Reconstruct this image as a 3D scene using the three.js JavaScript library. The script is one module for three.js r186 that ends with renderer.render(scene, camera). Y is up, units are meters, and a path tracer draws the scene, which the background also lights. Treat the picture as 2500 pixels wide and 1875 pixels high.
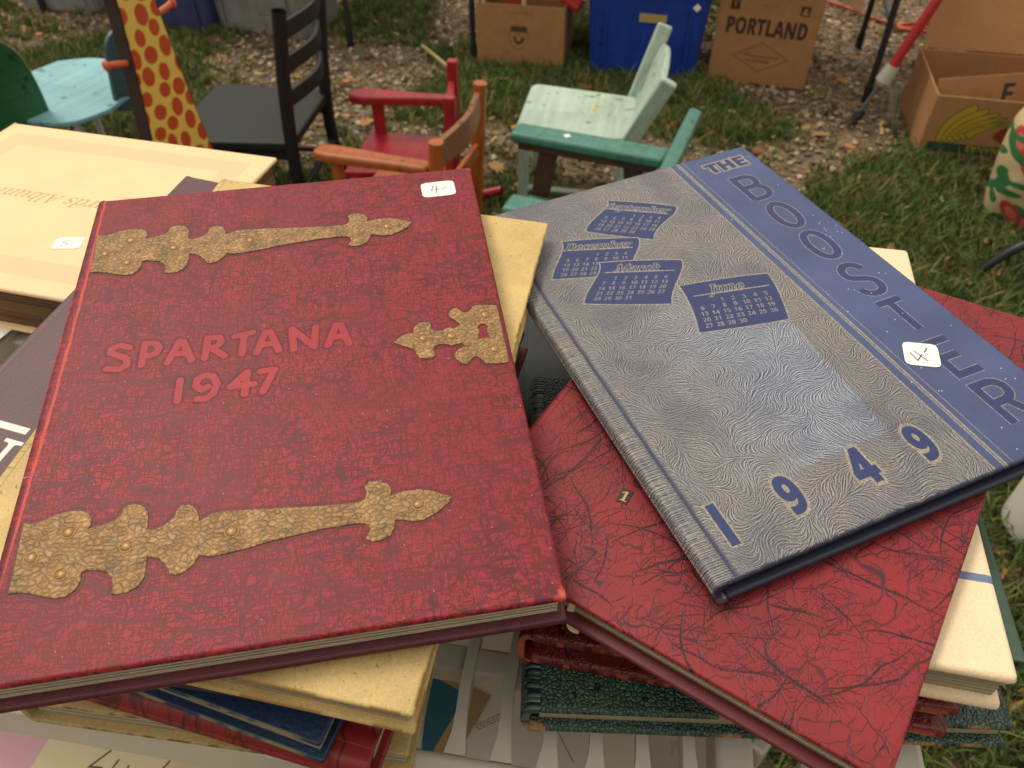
import * as THREE from 'three';
import { RoundedBoxGeometry } from 'three/addons/geometries/RoundedBoxGeometry.js';
import { mergeGeometries } from 'three/addons/utils/BufferGeometryUtils.js';

// ------------------------------------------------------------------ camera, sky, sun, exposure
const scene = new THREE.Scene();
const rad = (d) => d * Math.PI / 180;
const camera = new THREE.PerspectiveCamera(52.56, 4 / 3, 0.02, 400);
camera.position.set(0, 1.42, 0);
camera.rotation.order = 'YXZ';
camera.rotation.set(rad(-44), 0, 0);
camera.focus = 0.36;
camera.userData.fStop = 17;
scene.add(camera);

const renderer = new THREE.WebGLRenderer({ antialias: true });
renderer.toneMapping = THREE.LinearToneMapping;
renderer.toneMappingExposure = 1.2;
renderer.shadowMap.enabled = true;

{ // an even overcast sky, brighter overhead than at the horizon
  const w = 128, h = 64, data = new Float32Array(w * h * 4);
  for (let y = 0; y < h; y++) for (let x = 0; x < w; x++) {
    const el = ((y + 0.5) / h - 0.5) * Math.PI, s = Math.max(0, Math.sin(el));
    const L = 0.92 * (1 + 2 * s) / 3 + 0.08, o = (y * w + x) * 4;
    data[o] = L * 1.03; data[o + 1] = L * 0.975; data[o + 2] = L * 0.87; data[o + 3] = 1;
  }
  const sky = new THREE.DataTexture(data, w, h, THREE.RGBAFormat, THREE.FloatType);
  sky.mapping = THREE.EquirectangularReflectionMapping;
  sky.magFilter = THREE.LinearFilter; sky.needsUpdate = true;
  scene.background = sky; scene.environment = sky;
}
const sun = new THREE.DirectionalLight(new THREE.Color(1, 0.93, 0.8), 1.5);
sun.position.set(-3.2, 7, -4.2);
sun.castShadow = true; sun.shadow.radius = 34;
sun.shadow.mapSize.set(2048, 2048);
Object.assign(sun.shadow.camera, { left: -5, right: 5, top: 5, bottom: -5, near: 0.5, far: 25 });
sun.target.position.set(0, 0, -1.5);
scene.add(sun, sun.target);

// ------------------------------------------------------------------ helpers
let seed = 7;
const rnd = () => { seed = (seed + 0x6d2b79f5) | 0; let t = Math.imul(seed ^ (seed >>> 15), 1 | seed); t = (t + Math.imul(t ^ (t >>> 7), 61 | t)) ^ t; return ((t ^ (t >>> 14)) >>> 0) / 4294967296; };
const rr = (a, b) => a + (b - a) * rnd();
const clamp = (x, a = 0, b = 1) => x < a ? a : x > b ? b : x;
const sstep = (a, b, x) => { const t = clamp((x - a) / (b - a)); return t * t * (3 - 2 * t); };
const hsh = (i, j, s) => { let n = Math.imul(i, 374761393) + Math.imul(j, 668265263) + Math.imul(s, 1274126177) | 0; n = Math.imul(n ^ (n >>> 13), 1274126177); return ((n ^ (n >>> 16)) >>> 0) / 4294967296; };
function vn(x, y, s = 0) {
  const i = Math.floor(x), j = Math.floor(y); let u = x - i, v = y - j;
  u = u * u * (3 - 2 * u); v = v * v * (3 - 2 * v);
  const a = hsh(i, j, s), b = hsh(i + 1, j, s), c = hsh(i, j + 1, s), d = hsh(i + 1, j + 1, s);
  return a + (b - a) * u + (c - a) * v + (a - b - c + d) * u * v;
}
const fbm = (x, y, s = 0, o = 4) => { let f = 0, a = 0.5, n = 0; for (let k = 0; k < o; k++) { f += a * vn(x, y, s + k * 17); n += a; a *= 0.5; x *= 2.03; y *= 2.03; } return f / n; };
function worley(x, y, s) { // distance to the border between the two nearest cells, and the cell's own random number
  const i = Math.floor(x), j = Math.floor(y); let f1 = 9, f2 = 9, id = 0;
  for (let a = -1; a < 2; a++) for (let b = -1; b < 2; b++) {
    const ci = i + a, cj = j + b, dx = ci + hsh(ci, cj, s) - x, dy = cj + hsh(ci, cj, s + 5) - y, d = Math.sqrt(dx * dx + dy * dy);
    if (d < f1) { f2 = f1; f1 = d; id = hsh(ci, cj, s + 9); } else if (d < f2) f2 = d;
  }
  return [f2 - f1, id];
}
const canvas = (w, h) => { const c = document.createElement('canvas'); c.width = w; c.height = h; return c; };
function texOf(data, w, h, srgb, repeat) {
  const t = new THREE.DataTexture(data, w, h, THREE.RGBAFormat, THREE.UnsignedByteType);
  t.magFilter = THREE.LinearFilter; t.minFilter = THREE.LinearMipmapLinearFilter; t.generateMipmaps = true; t.flipY = true; t.needsUpdate = true;
  if (srgb) t.colorSpace = THREE.SRGBColorSpace;
  if (repeat) t.wrapS = t.wrapT = THREE.RepeatWrapping;
  return t;
}
function canvasTex(c, repeat) { const t = new THREE.CanvasTexture(c); t.colorSpace = THREE.SRGBColorSpace; if (repeat) t.wrapS = t.wrapT = THREE.RepeatWrapping; return t; }
// fn(px, py, out) with out = [r, g, b, height], all 0..255; returns colour and relief textures
function skin(w, h, fn, repeat) {
  const c = new Uint8Array(w * h * 4), b = new Uint8Array(w * h * 4), o = [0, 0, 0, 0];
  for (let y = 0, k = 0; y < h; y++) for (let x = 0; x < w; x++, k += 4) {
    fn(x, y, o);
    c[k] = clamp(o[0], 0, 255); c[k + 1] = clamp(o[1], 0, 255); c[k + 2] = clamp(o[2], 0, 255); c[k + 3] = 255;
    b[k] = b[k + 1] = b[k + 2] = clamp(o[3], 0, 255); b[k + 3] = 255;
  }
  return { map: texOf(c, w, h, true, repeat), bumpMap: texOf(b, w, h, false, repeat) };
}
const S = (hex, o = {}) => new THREE.MeshStandardMaterial({ color: new THREE.Color(hex), roughness: 0.6, ...o });
const M = (o) => new THREE.MeshStandardMaterial({ roughness: 0.6, ...o });
const P = (o) => new THREE.MeshPhysicalMaterial({ roughness: 0.6, ...o });

const names = {};
const numbered = (n) => { const k = names[n] = (names[n] ?? -1) + 1; return k ? n + '_' + String(k).padStart(3, '0') : n; };
function thing(name, label, category, [x, y, z] = [0, 0, 0], turn = 0, group) {
  const o = new THREE.Group(); o.name = numbered(name); scene.add(o); o.position.set(x, y, z); o.rotation.y = turn;
  o.userData = { label, category }; if (group) o.userData.group = group;
  return o;
}
function add(name, geo, mat, parent) {
  const m = new THREE.Mesh(geo, mat); m.name = name; m.castShadow = m.receiveShadow = true; parent.add(m); return m;
}
function single(name, label, category, geo, mat, group) {
  const m = add(numbered(name), geo, mat, scene); m.userData = { label, category }; if (group) m.userData.group = group; return m;
}
const struct = (name, geo, mat) => { const m = add(numbered(name), geo, mat, scene); m.userData.kind = 'structure'; return m; };
const V = (x, y, z) => new THREE.Vector3(x, y, z);
const box = (w, h, d, x = 0, y = 0, z = 0, r = 0.003) => { const g = new RoundedBoxGeometry(w, h, d, 2, Math.min(r, w / 2.1, h / 2.1, d / 2.1)); g.translate(x, y, z); return g; };
function rod(a, b, r1, r2 = r1, seg = 14) { // a round bar from a to b
  const A = V(...a), B = V(...b), d = B.clone().sub(A), g = new THREE.CylinderGeometry(r2, r1, d.length(), seg, 1);
  g.applyQuaternion(new THREE.Quaternion().setFromUnitVectors(V(0, 1, 0), d.clone().normalize()));
  g.translate(...A.add(B).multiplyScalar(0.5).toArray()); return g;
}
function beam(a, b, w, d, r = 0.004, up = [0, 0, 1]) { // a squared bar from a to b: w along "side", d along up
  const A = V(...a), B = V(...b), y = B.clone().sub(A), L = y.length(); y.normalize();
  const x = new THREE.Vector3().crossVectors(y, V(...up)).normalize(), z = new THREE.Vector3().crossVectors(x, y);
  const g = box(w, L, d, 0, 0, 0, r); g.applyMatrix4(new THREE.Matrix4().makeBasis(x, y, z)); g.translate(...A.add(B).multiplyScalar(0.5).toArray()); return g;
}
const tube = (pts, r, seg = 40, rs = 10) => new THREE.TubeGeometry(new THREE.CatmullRomCurve3(pts.map((p) => V(...p))), seg, r, rs, false);
const merge = (l) => mergeGeometries(l.map((g) => g.index ? g.toNonIndexed() : g));
function shapeOf(pts, smooth) { const s = new THREE.Shape(); if (smooth) { s.moveTo(...pts[0]); s.splineThru(pts.slice(1).concat([pts[0]]).map((p) => new THREE.Vector2(...p))); } else pts.forEach((p, i) => i ? s.lineTo(...p) : s.moveTo(...p)); return s; }
// A board lying flat with fully rounded edges: uv covers its plan once; lift(x, z) moves the upper face.
function slab(W, H, t, { nx = 24, nz = 24, extraX = [], lift, bow, r } = {}) {
  r = r ?? t / 2;
  const line = (L, n, extra) => {
    const e = [0, 0.08, 0.28, 0.6, 1].map((k) => k * r), out = [];
    e.forEach((k) => out.push(-L / 2 + k));
    for (let i = 1; i < n; i++) out.push(-L / 2 + r + (L - 2 * r) * i / n);
    e.slice().reverse().forEach((k) => out.push(L / 2 - k));
    return out.concat(extra).sort((a, b) => a - b);
  };
  const xs = line(W, nx, extraX), zs = line(H, nz, []), a = xs.length, b = zs.length, pos = [], uv = [], idx = [];
  for (const side of [1, -1]) for (let j = 0; j < b; j++) for (let i = 0; i < a; i++) {
    let x = xs[i], z = zs[j];
    const cx = clamp(x, -W / 2 + r, W / 2 - r), cz = clamp(z, -H / 2 + r, H / 2 - r); let dx = x - cx, dz = z - cz; const l = Math.hypot(dx, dz);
    if (l > r) { dx *= r / l; dz *= r / l; x = cx + dx; z = cz + dz; }
    let y = side * (t / 2 - r + Math.sqrt(Math.max(0, r * r - dx * dx - dz * dz)));
    if (side > 0 && lift) y += lift(x, z);
    if (bow) y += bow(x, z);
    pos.push(x, y, z); uv.push(x / W + 0.5, 0.5 - z / H);
  }
  for (let s = 0; s < 2; s++) for (let j = 0; j < b - 1; j++) for (let i = 0; i < a - 1; i++) {
    const p = s * a * b + j * a + i, q = p + 1, u = p + a, v = u + 1;
    if (s === 0) idx.push(p, u, q, q, u, v); else idx.push(p, q, u, q, v, u);
  }
  const rim = (p, q) => idx.push(p, q, p + a * b, q, q + a * b, p + a * b);
  for (let i = 0; i < a - 1; i++) { rim(i, i + 1); rim((b - 1) * a + i + 1, (b - 1) * a + i); }
  for (let j = 0; j < b - 1; j++) { rim((j + 1) * a, j * a); rim(j * a + a - 1, (j + 1) * a + a - 1); }
  const g = new THREE.BufferGeometry();
  g.setAttribute('position', new THREE.Float32BufferAttribute(pos, 3)); g.setAttribute('uv', new THREE.Float32BufferAttribute(uv, 2)); g.setIndex(idx);
  g.computeVertexNormals(); return g;
}

// ------------------------------------------------------------------ surfaces of the setting
const grassAt = (x, z) => { // how grassy the ground is, 0..1
  let g = fbm(x * 1.7 + 3, z * 1.7, 31, 5) * 1.7 - 0.47;
  const blob = (cx, cz, r, k) => { g += k * Math.exp(-((x - cx) ** 2 + (z - cz) ** 2) / (r * r)); };
  blob(1.5, -2.15, 0.5, 0.6); blob(1.1, -1.5, 0.6, 0.7); blob(0.9, -3.05, 0.3, 0.4); blob(1.0, -2.5, 0.3, -0.42); blob(1.25, -2.85, 0.25, -0.3); blob(1.15, -1.75, 0.2, -0.35); blob(0.8, -0.7, 0.7, 0.6); blob(-1.3, -2.9, 0.5, 0.4); blob(-2.2, -3.4, 0.6, 0.5);
  blob(0.15, -3.25, 0.25, 0.35); blob(-0.45, -3.2, 0.3, 0.35); blob(0.1, -2.0, 0.5, 0.3); blob(0.55, -3.25, 0.3, 0.4);
  blob(-0.75, -3.4, 0.3, -0.4); blob(-0.2, -2.75, 0.35, -0.3); blob(1.75, -4.2, 0.7, -0.7); blob(0.75, -2.45, 0.25, -0.25); blob(1.35, -3.5, 0.4, -0.2);
  return clamp(g);
};
{
  const N = 1536, size = 12;
  const s = skin(N, N, (px, py, o) => {
    const x = (px / N - 0.5) * size, z = (py / N - 0.5) * size - 3, g = grassAt(x, z);
    const n = fbm(x * 9, z * 9, 3, 5), f = vn(x * 70, z * 70, 8), k = sstep(0.25, 0.6, g);
    const r = 104 + 66 * (n - 0.5) + 44 * (f - 0.5), gr = 87 + 56 * (n - 0.5) + 38 * (f - 0.5), b = 65 + 44 * (n - 0.5) + 30 * (f - 0.5);
    o[0] = r + (70 + 38 * n - r) * k; o[1] = gr + (62 + 32 * n - gr) * k; o[2] = b + (40 + 18 * n - b) * k; o[3] = 255 * clamp(0.6 * n + 0.4 * f);
  });
  const g = new THREE.PlaneGeometry(size, size, 120, 120); g.rotateX(-Math.PI / 2);
  const p = g.attributes.position; for (let i = 0; i < p.count; i++) p.setY(i, -0.012 * fbm(p.getX(i) * 1.5, p.getZ(i) * 1.5, 77, 3));
  g.computeVertexNormals();
  const m = struct('ground', g, M({ ...s, bumpScale: 0.02, roughness: 0.95 })); m.position.set(0, 0, -3);
  const far = struct('ground', (() => { const q = new THREE.RingGeometry(5.9, 200, 64, 1); q.rotateX(-Math.PI / 2); return q; })(), S('#55502f', { roughness: 1 }));
  far.position.set(0, -0.03, -3);
}
const inView = (x, z, m = 0.6) => { const d = -z; return d > 0.2 && d < 5.6 && Math.abs(x) < 0.66 * d + 0.35 + m; };
{ // gravel
  const variants = [0, 1, 2].map((v) => {
    const g = new THREE.IcosahedronGeometry(1, 1), p = g.attributes.position;
    for (let i = 0; i < p.count; i++) { const x = p.getX(i), y = p.getY(i), z = p.getZ(i), k = 0.75 + 0.5 * vn(x * 1.7 + v * 9 + 5, y * 1.7 + z * 2.3 + 5, 50 + v); p.setXYZ(i, x * k, y * k * 0.55, z * k * 0.8); }
    g.computeVertexNormals(); return g;
  });
  const tints = ['#8f7e66', '#a08b6e', '#746656', '#b09e82', '#846e56', '#988672', '#65594a', '#bba98c', '#957656', '#a27e58'].map((h) => new THREE.Color(h));
  for (const g of variants) {
    const n = 13500, m = new THREE.InstancedMesh(g, M({ roughness: 0.85 }), n), q = new THREE.Object3D(); let k = 0, tries = 0;
    while (k < n && tries++ < 200000) {
      const z = -rr(0.2, 5.6), x = rr(-4.4, 4.4); if (!inView(x, z)) continue;
      const gr = grassAt(x, z); if (rnd() < sstep(0.2, 0.62, gr) * 0.93) continue;
      const s = 0.0035 + 0.012 * rnd() ** 2.6; q.position.set(x, -0.004 + s * 0.2, z); q.rotation.set(rr(-0.5, 0.5), rr(0, 6.3), rr(-0.5, 0.5)); q.scale.setScalar(s); q.updateMatrix();
      m.setMatrixAt(k, q.matrix); m.setColorAt(k, tints[Math.floor(rnd() * tints.length)].clone().multiplyScalar(rr(0.7, 1.1))); k++;
    }
    m.count = k; m.name = numbered('gravel'); m.userData = { label: 'loose tan and grey gravel scattered over the bare ground', category: 'gravel', kind: 'stuff' }; m.castShadow = m.receiveShadow = true; scene.add(m);
  }
}
{ // grass
  const tuft = (blades, hgt, spread, sd) => {
    const pos = [], idx = []; let s = sd; const r = () => hsh(s++, 3, 91);
    for (let b = 0; b < blades; b++) {
      const a = r() * 6.283, L = hgt * (0.5 + 0.6 * r()), w = 0.0018 + 0.0014 * r(), lean = 0.25 + 0.9 * r(), bx = (r() - 0.5) * spread, bz = (r() - 0.5) * spread, base = pos.length / 3, tw = r() * 6.283;
      for (let k = 0; k <= 3; k++) {
        const t = k / 3, y = L * t * (1 - 0.25 * lean * t), o = L * lean * t * t * 0.75, ww = w * (1 - t * t * 0.95);
        for (const sgn of [-1, 1]) pos.push(bx + Math.cos(a) * o + Math.cos(tw) * ww * sgn, y - 0.004, bz + Math.sin(a) * o + Math.sin(tw) * ww * sgn);
        if (k) { const p = base + (k - 1) * 2; idx.push(p, p + 1, p + 2, p + 1, p + 3, p + 2); }
      }
    }
    const g = new THREE.BufferGeometry(); g.setAttribute('position', new THREE.Float32BufferAttribute(pos, 3)); g.setIndex(idx); g.computeVertexNormals(); return g;
  };
  const greens = ['#4a5c25', '#58682d', '#636e34', '#405424', '#7a7642', '#4c632a', '#8c7c4c', '#50702e'].map((h) => new THREE.Color(h));
  for (let v = 0; v < 3; v++) {
    const n = 19000, m = new THREE.InstancedMesh(tuft(9, [0.035, 0.055, 0.085][v], 0.04, 100 * v + 1), M({ roughness: 0.75, side: THREE.DoubleSide }), n), q = new THREE.Object3D(); let k = 0, tries = 0;
    while (k < [n, n, 8500][v] && tries++ < 300000) {
      const z = -rr(0.2, 5.6), x = rr(-4.4, 4.4); if (!inView(x, z)) continue;
      if (rnd() > sstep([0.18, 0.3, 0.45][v], 0.75, grassAt(x, z)) + 0.015) continue;
      q.position.set(x, 0, z); q.rotation.set(0, rr(0, 6.3), 0); q.scale.setScalar(rr(0.6, 1.25)); q.updateMatrix();
      m.setMatrixAt(k, q.matrix); m.setColorAt(k, greens[Math.floor(rnd() * greens.length)].clone().multiplyScalar(rr(0.75, 1.25))); k++;
    }
    m.count = k; m.name = numbered('grass'); m.userData = { label: 'short uneven green grass growing between the gravel', category: 'grass', kind: 'stuff' }; m.castShadow = m.receiveShadow = true; scene.add(m);
  }
}
{ // crumbled leaf and stalk litter
  const g = new THREE.PlaneGeometry(0.02, 0.012, 3, 2), p = g.attributes.position; for (let i = 0; i < p.count; i++) p.setZ(i, 0.004 * Math.sin(p.getX(i) * 200) + 9 * p.getY(i) ** 2 * 4); g.rotateX(-Math.PI / 2); g.computeVertexNormals();
  const n = 5200, m = new THREE.InstancedMesh(g, M({ roughness: 0.85, side: THREE.DoubleSide }), n), q = new THREE.Object3D(), tints = ['#8a6236', '#6f4a2a', '#a5793f', '#94805a', '#b39a66', '#7a5a3a'].map((h) => new THREE.Color(h)); let k = 0, tries = 0;
  while (k < n && tries++ < 60000) { const z = -rr(0.2, 5.6), x = rr(-4.4, 4.4); if (!inView(x, z) || rnd() > 0.25 + fbm(x * 2, z * 2, 55, 3)) continue; q.position.set(x, rr(0.006, 0.024), z); q.rotation.set(rr(-0.7, 0.7), rr(0, 6.3), rr(-0.7, 0.7)); q.scale.set(rr(0.4, 1.8), 1, rr(0.25, 1.4)); q.updateMatrix(); m.setMatrixAt(k, q.matrix); m.setColorAt(k, tints[Math.floor(rnd() * tints.length)].clone().multiplyScalar(rr(0.7, 1.2))); k++; }
  m.count = k; m.name = 'leaf_litter'; m.userData = { label: 'crumbled dry leaf litter strewn through the grass and gravel', category: 'litter', kind: 'stuff' }; m.castShadow = m.receiveShadow = true; scene.add(m);
}
// ------------------------------------------------------------------ book coverings
const mm = (v) => v / 1000;
// creased leather: dark branching creases over a coloured ground
function creased(Wm, Hm, k, base, crease, opt = {}) {
  const w = Math.round(Wm * k), h = Math.round(Hm * k), s0 = opt.seed ?? 1, sc = opt.scale ?? 1; let strokes;
  if (opt.dense) { // long wandering creases with side hairs
    const cv = canvas(w, h), q = cv.getContext('2d'); q.scale(k, k); q.lineCap = 'round'; let n = 0; const r = () => hsh(n++, 5, s0 + 31);
    const walk = (x, y, a, len, wd, al, kids) => { const st = 1.6, m = Math.max(2, Math.round(len / st)); let drift = (r() - 0.5) * 0.022; for (let i = 0; i < m; i++) { const t = i / m, ww = wd * (0.25 + Math.sin(3.1 * Math.min(1, t + 0.05))) * (0.7 + 0.6 * r()), x2 = x + st * Math.cos(a), y2 = y + st * Math.sin(a); q.strokeStyle = 'rgba(0,0,0,' + (al * (0.6 + 0.4 * r())).toFixed(2) + ')'; q.lineWidth = ww; q.beginPath(); q.moveTo(x, y); q.lineTo(x2, y2); q.stroke(); x = x2; y = y2; a += drift + (r() - 0.5) * 0.34; if (kids && r() < kids) walk(x, y, a + (r() < 0.5 ? -1 : 1) * (0.35 + 0.9 * r()), 2 + 7 * r(), 0.24, 0.75, 0.05); } };
    const dirs = [1.05, -0.75, 1.7, 0.25, -1.25];
    for (let i = 0; i < 150; i++) walk(r() * Wm, r() * Hm, dirs[i % 5] + (r() - 0.5) * 0.6, 20 + 70 * r() * r(), 0.6 + 0.95 * r() * r() * r(), 0.92, 0.34);
    for (let i = 0; i < 1300; i++) { const x = r() * Wm, y = r() * Hm; if (vn(x / 26, y / 26, s0 + 33) > 0.42) walk(x, y, dirs[i % 5] + (r() - 0.5) * 1.2, 4 + 14 * r(), 0.32, 0.85, 0.2); }
    strokes = q.getImageData(0, 0, w, h).data;
  }
  return skin(w, h, (px, py, o) => {
    const x = px / k / sc, y = py / k / sc;
    const wx = x + 7 * (fbm(x / 16, y / 16, s0 + 1, 3) - 0.5) + 1.6 * (vn(x / 2.2, y / 2.2, s0 + 2) - 0.5), wy = y + 7 * (fbm(x / 16, y / 16, s0 + 3, 3) - 0.5) + 1.6 * (vn(x / 2.2, y / 2.2, s0 + 4) - 0.5);
    const m = fbm(x / 34, y / 34, s0 + 5, 2), m2 = vn(x / 13, y / 13, s0 + 6);
    const A = worley(wx / 27, wy / 33, s0 + 7)[0], B = worley(wx / 10.5 + 3, wy / 15, s0 + 8)[0], C = worley(wx / 3.1, wy / 4.4, s0 + 9)[0], D = Math.abs(vn(wx / 9, wy / 20, s0 + 10) - 0.5);
    let c = 0;
    c = Math.max(c, 0.9 * (1 - sstep(0.003, 0.016 + 0.02 * m2, A)) * sstep(0.3, 0.55, m2));
    c = Math.max(c, 0.75 * (1 - sstep(0.006, 0.04, B)) * sstep(0.34, 0.6, m + 0.25 * (m2 - 0.5)));
    c = Math.max(c, 0.6 * (1 - sstep(0.02, 0.11, C)) * sstep(0.4, 0.66, fbm(x / 20, y / 20, s0 + 12, 3)));
    const D2 = Math.abs(vn((wx + wy * 0.5) / 11, (wy - wx * 0.5) / 34, s0 + 16) - 0.5), D3 = Math.abs(vn((wx - wy * 0.7) / 12, (wy + wx * 0.7) / 40, s0 + 18) - 0.5); c = Math.max(c, 0.85 * (1 - sstep(0.002, 0.02 + 0.015 * m2, D2)) * sstep(0.45, 0.62, vn(x / 17, y / 17, s0 + 17)), 0.8 * (1 - sstep(0.002, 0.018, D3)) * sstep(0.5, 0.66, vn(x / 19, y / 19, s0 + 19)));
    c = Math.max(c, 0.6 * (1 - sstep(0.0, 0.022, D)) * sstep(0.5, 0.7, m2));
    if (opt.dense) { const v = strokes[(Math.min(h - 1, py) * w + px) * 4 + 3] / 255; c = Math.max(c * 0.8, clamp(v * (1.0 + 0.5 * (vn(x / 0.7, y / 0.7, s0 + 22) - 0.4)))); }
    const g = vn(x / 0.45, y / 0.45, s0 + 13), t = 1 + 0.22 * (fbm(x / 40, y / 40, s0 + 14, 3) - 0.5) + 0.1 * (g - 0.5);
    const e = Math.min(px, py, w - px, h - py) / k, worn = opt.worn ? (1 - sstep(0.2, 1.3, e)) * sstep(0.5, 0.68, fbm(x / 6, y / 6, s0 + 15, 3)) : 0;
    for (let i = 0; i < 3; i++) { o[i] = (base[i] + (crease[i] - base[i]) * c) * t; if (worn) o[i] += (opt.worn[i] - o[i]) * worn; }
    o[3] = 200 - 150 * c + 26 * (g - 0.5);
  });
}
// pebbled leather: small raised cells parted by grooves
function pebbled(Wm, Hm, k, cell, top, groove, sd, wear) {
  const w = Math.round(Wm * k), h = Math.round(Hm * k);
  return skin(w, h, (px, py, o) => {
    const x = px / k, y = py / k, big = 0.75 + 0.6 * vn(x / 30, y / 30, sd + 3), wx = x + 0.9 * (vn(x / 2, y / 2, sd + 1) - 0.5), wy = y + 0.9 * (vn(x / 2, y / 2, sd + 2) - 0.5);
    const q = worley(wx / cell, wy / cell, sd), c = 1 - sstep(0.04, 0.22 * big, q[0]), t = 0.82 + 0.36 * q[1];
    const e = Math.min(px, py, w - px, h - py) / k, cn = Math.hypot(px, h - py) / k, wr = wear ? Math.max((1 - sstep(0.2, 1.4, e)) * sstep(0.58, 0.7, fbm(x / 9, y / 9, sd + 6, 3)), 1 - sstep(1.5, 6, cn + 6 * (fbm(x / 3, y / 3, sd + 8, 3) - 0.5))) : 0;
    for (let i = 0; i < 3; i++) { o[i] = top[i] * t + (groove[i] - top[i] * t) * c; if (wr) o[i] += (wear[i] - o[i]) * wr; }
    o[3] = 60 + 190 * sstep(0, 0.5, q[0]);
  });
}
// plain book cloth or paper with fine grain, speckles and rubbed edges
function cloth(Wm, Hm, k, base, opt = {}) {
  const w = Math.round(Wm * k), h = Math.round(Hm * k), sd = opt.seed ?? 3;
  const over = opt.draw ? canvas(w, h) : null; let od;
  if (over) { const c = over.getContext('2d'); c.scale(k, k); opt.draw(c); od = c.getImageData(0, 0, w, h).data; }
  return skin(w, h, (px, py, o) => {
    const x = px / k, y = py / k, n = fbm(x / 25, y / 25, sd, 4), f = vn(x / 0.6, y / 0.6, sd + 5), sp = vn(x / 1.3, y / 1.3, sd + 6) > (opt.speckle ?? 2) ? 0.75 : 1;
    const e = Math.min(px, py, w - px, h - py) / k, wr = opt.worn ? (1 - sstep(0.2, opt.wornWidth ?? 1.4, e)) * sstep(0.5, 0.68, fbm(x / 7, y / 7, sd + 7, 3)) : 0;
    const t = (1 + (opt.mottle ?? 0.18) * (n - 0.5) + (opt.grain ?? 0.12) * (f - 0.5)) * sp;
    for (let i = 0; i < 3; i++) {
      o[i] = base[i] * t;
      if (od) { const a = od[(py * w + px) * 4 + 3] / 255; o[i] += (od[(py * w + px) * 4 + i] - o[i]) * a; }
      if (wr) o[i] += (opt.worn[i] - o[i]) * wr;
    }
    o[3] = 128 + 110 * (f - 0.5) + 60 * (n - 0.5);
  });
}
const pageMat = (() => {
  const s = skin(256, 128, (x, y, o) => { const l = hsh(y, 4, 60), q = hsh(y >> 2, 9, 61), n = vn(x / 9, y * 3, 62); const t = 0.72 + 0.22 * l + 0.1 * q + 0.12 * (n - 0.5); o[0] = 226 * t; o[1] = 208 * t; o[2] = 172 * t; o[3] = 255 * l; }, true);
  return M({ ...s, bumpScale: 0.0004, roughness: 0.95 });
})();
// ------------------------------------------------------------------ books
const matOf = (s, o = {}) => P({ ...s, bumpScale: 0.0002, roughness: 0.5, ...o });
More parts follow.
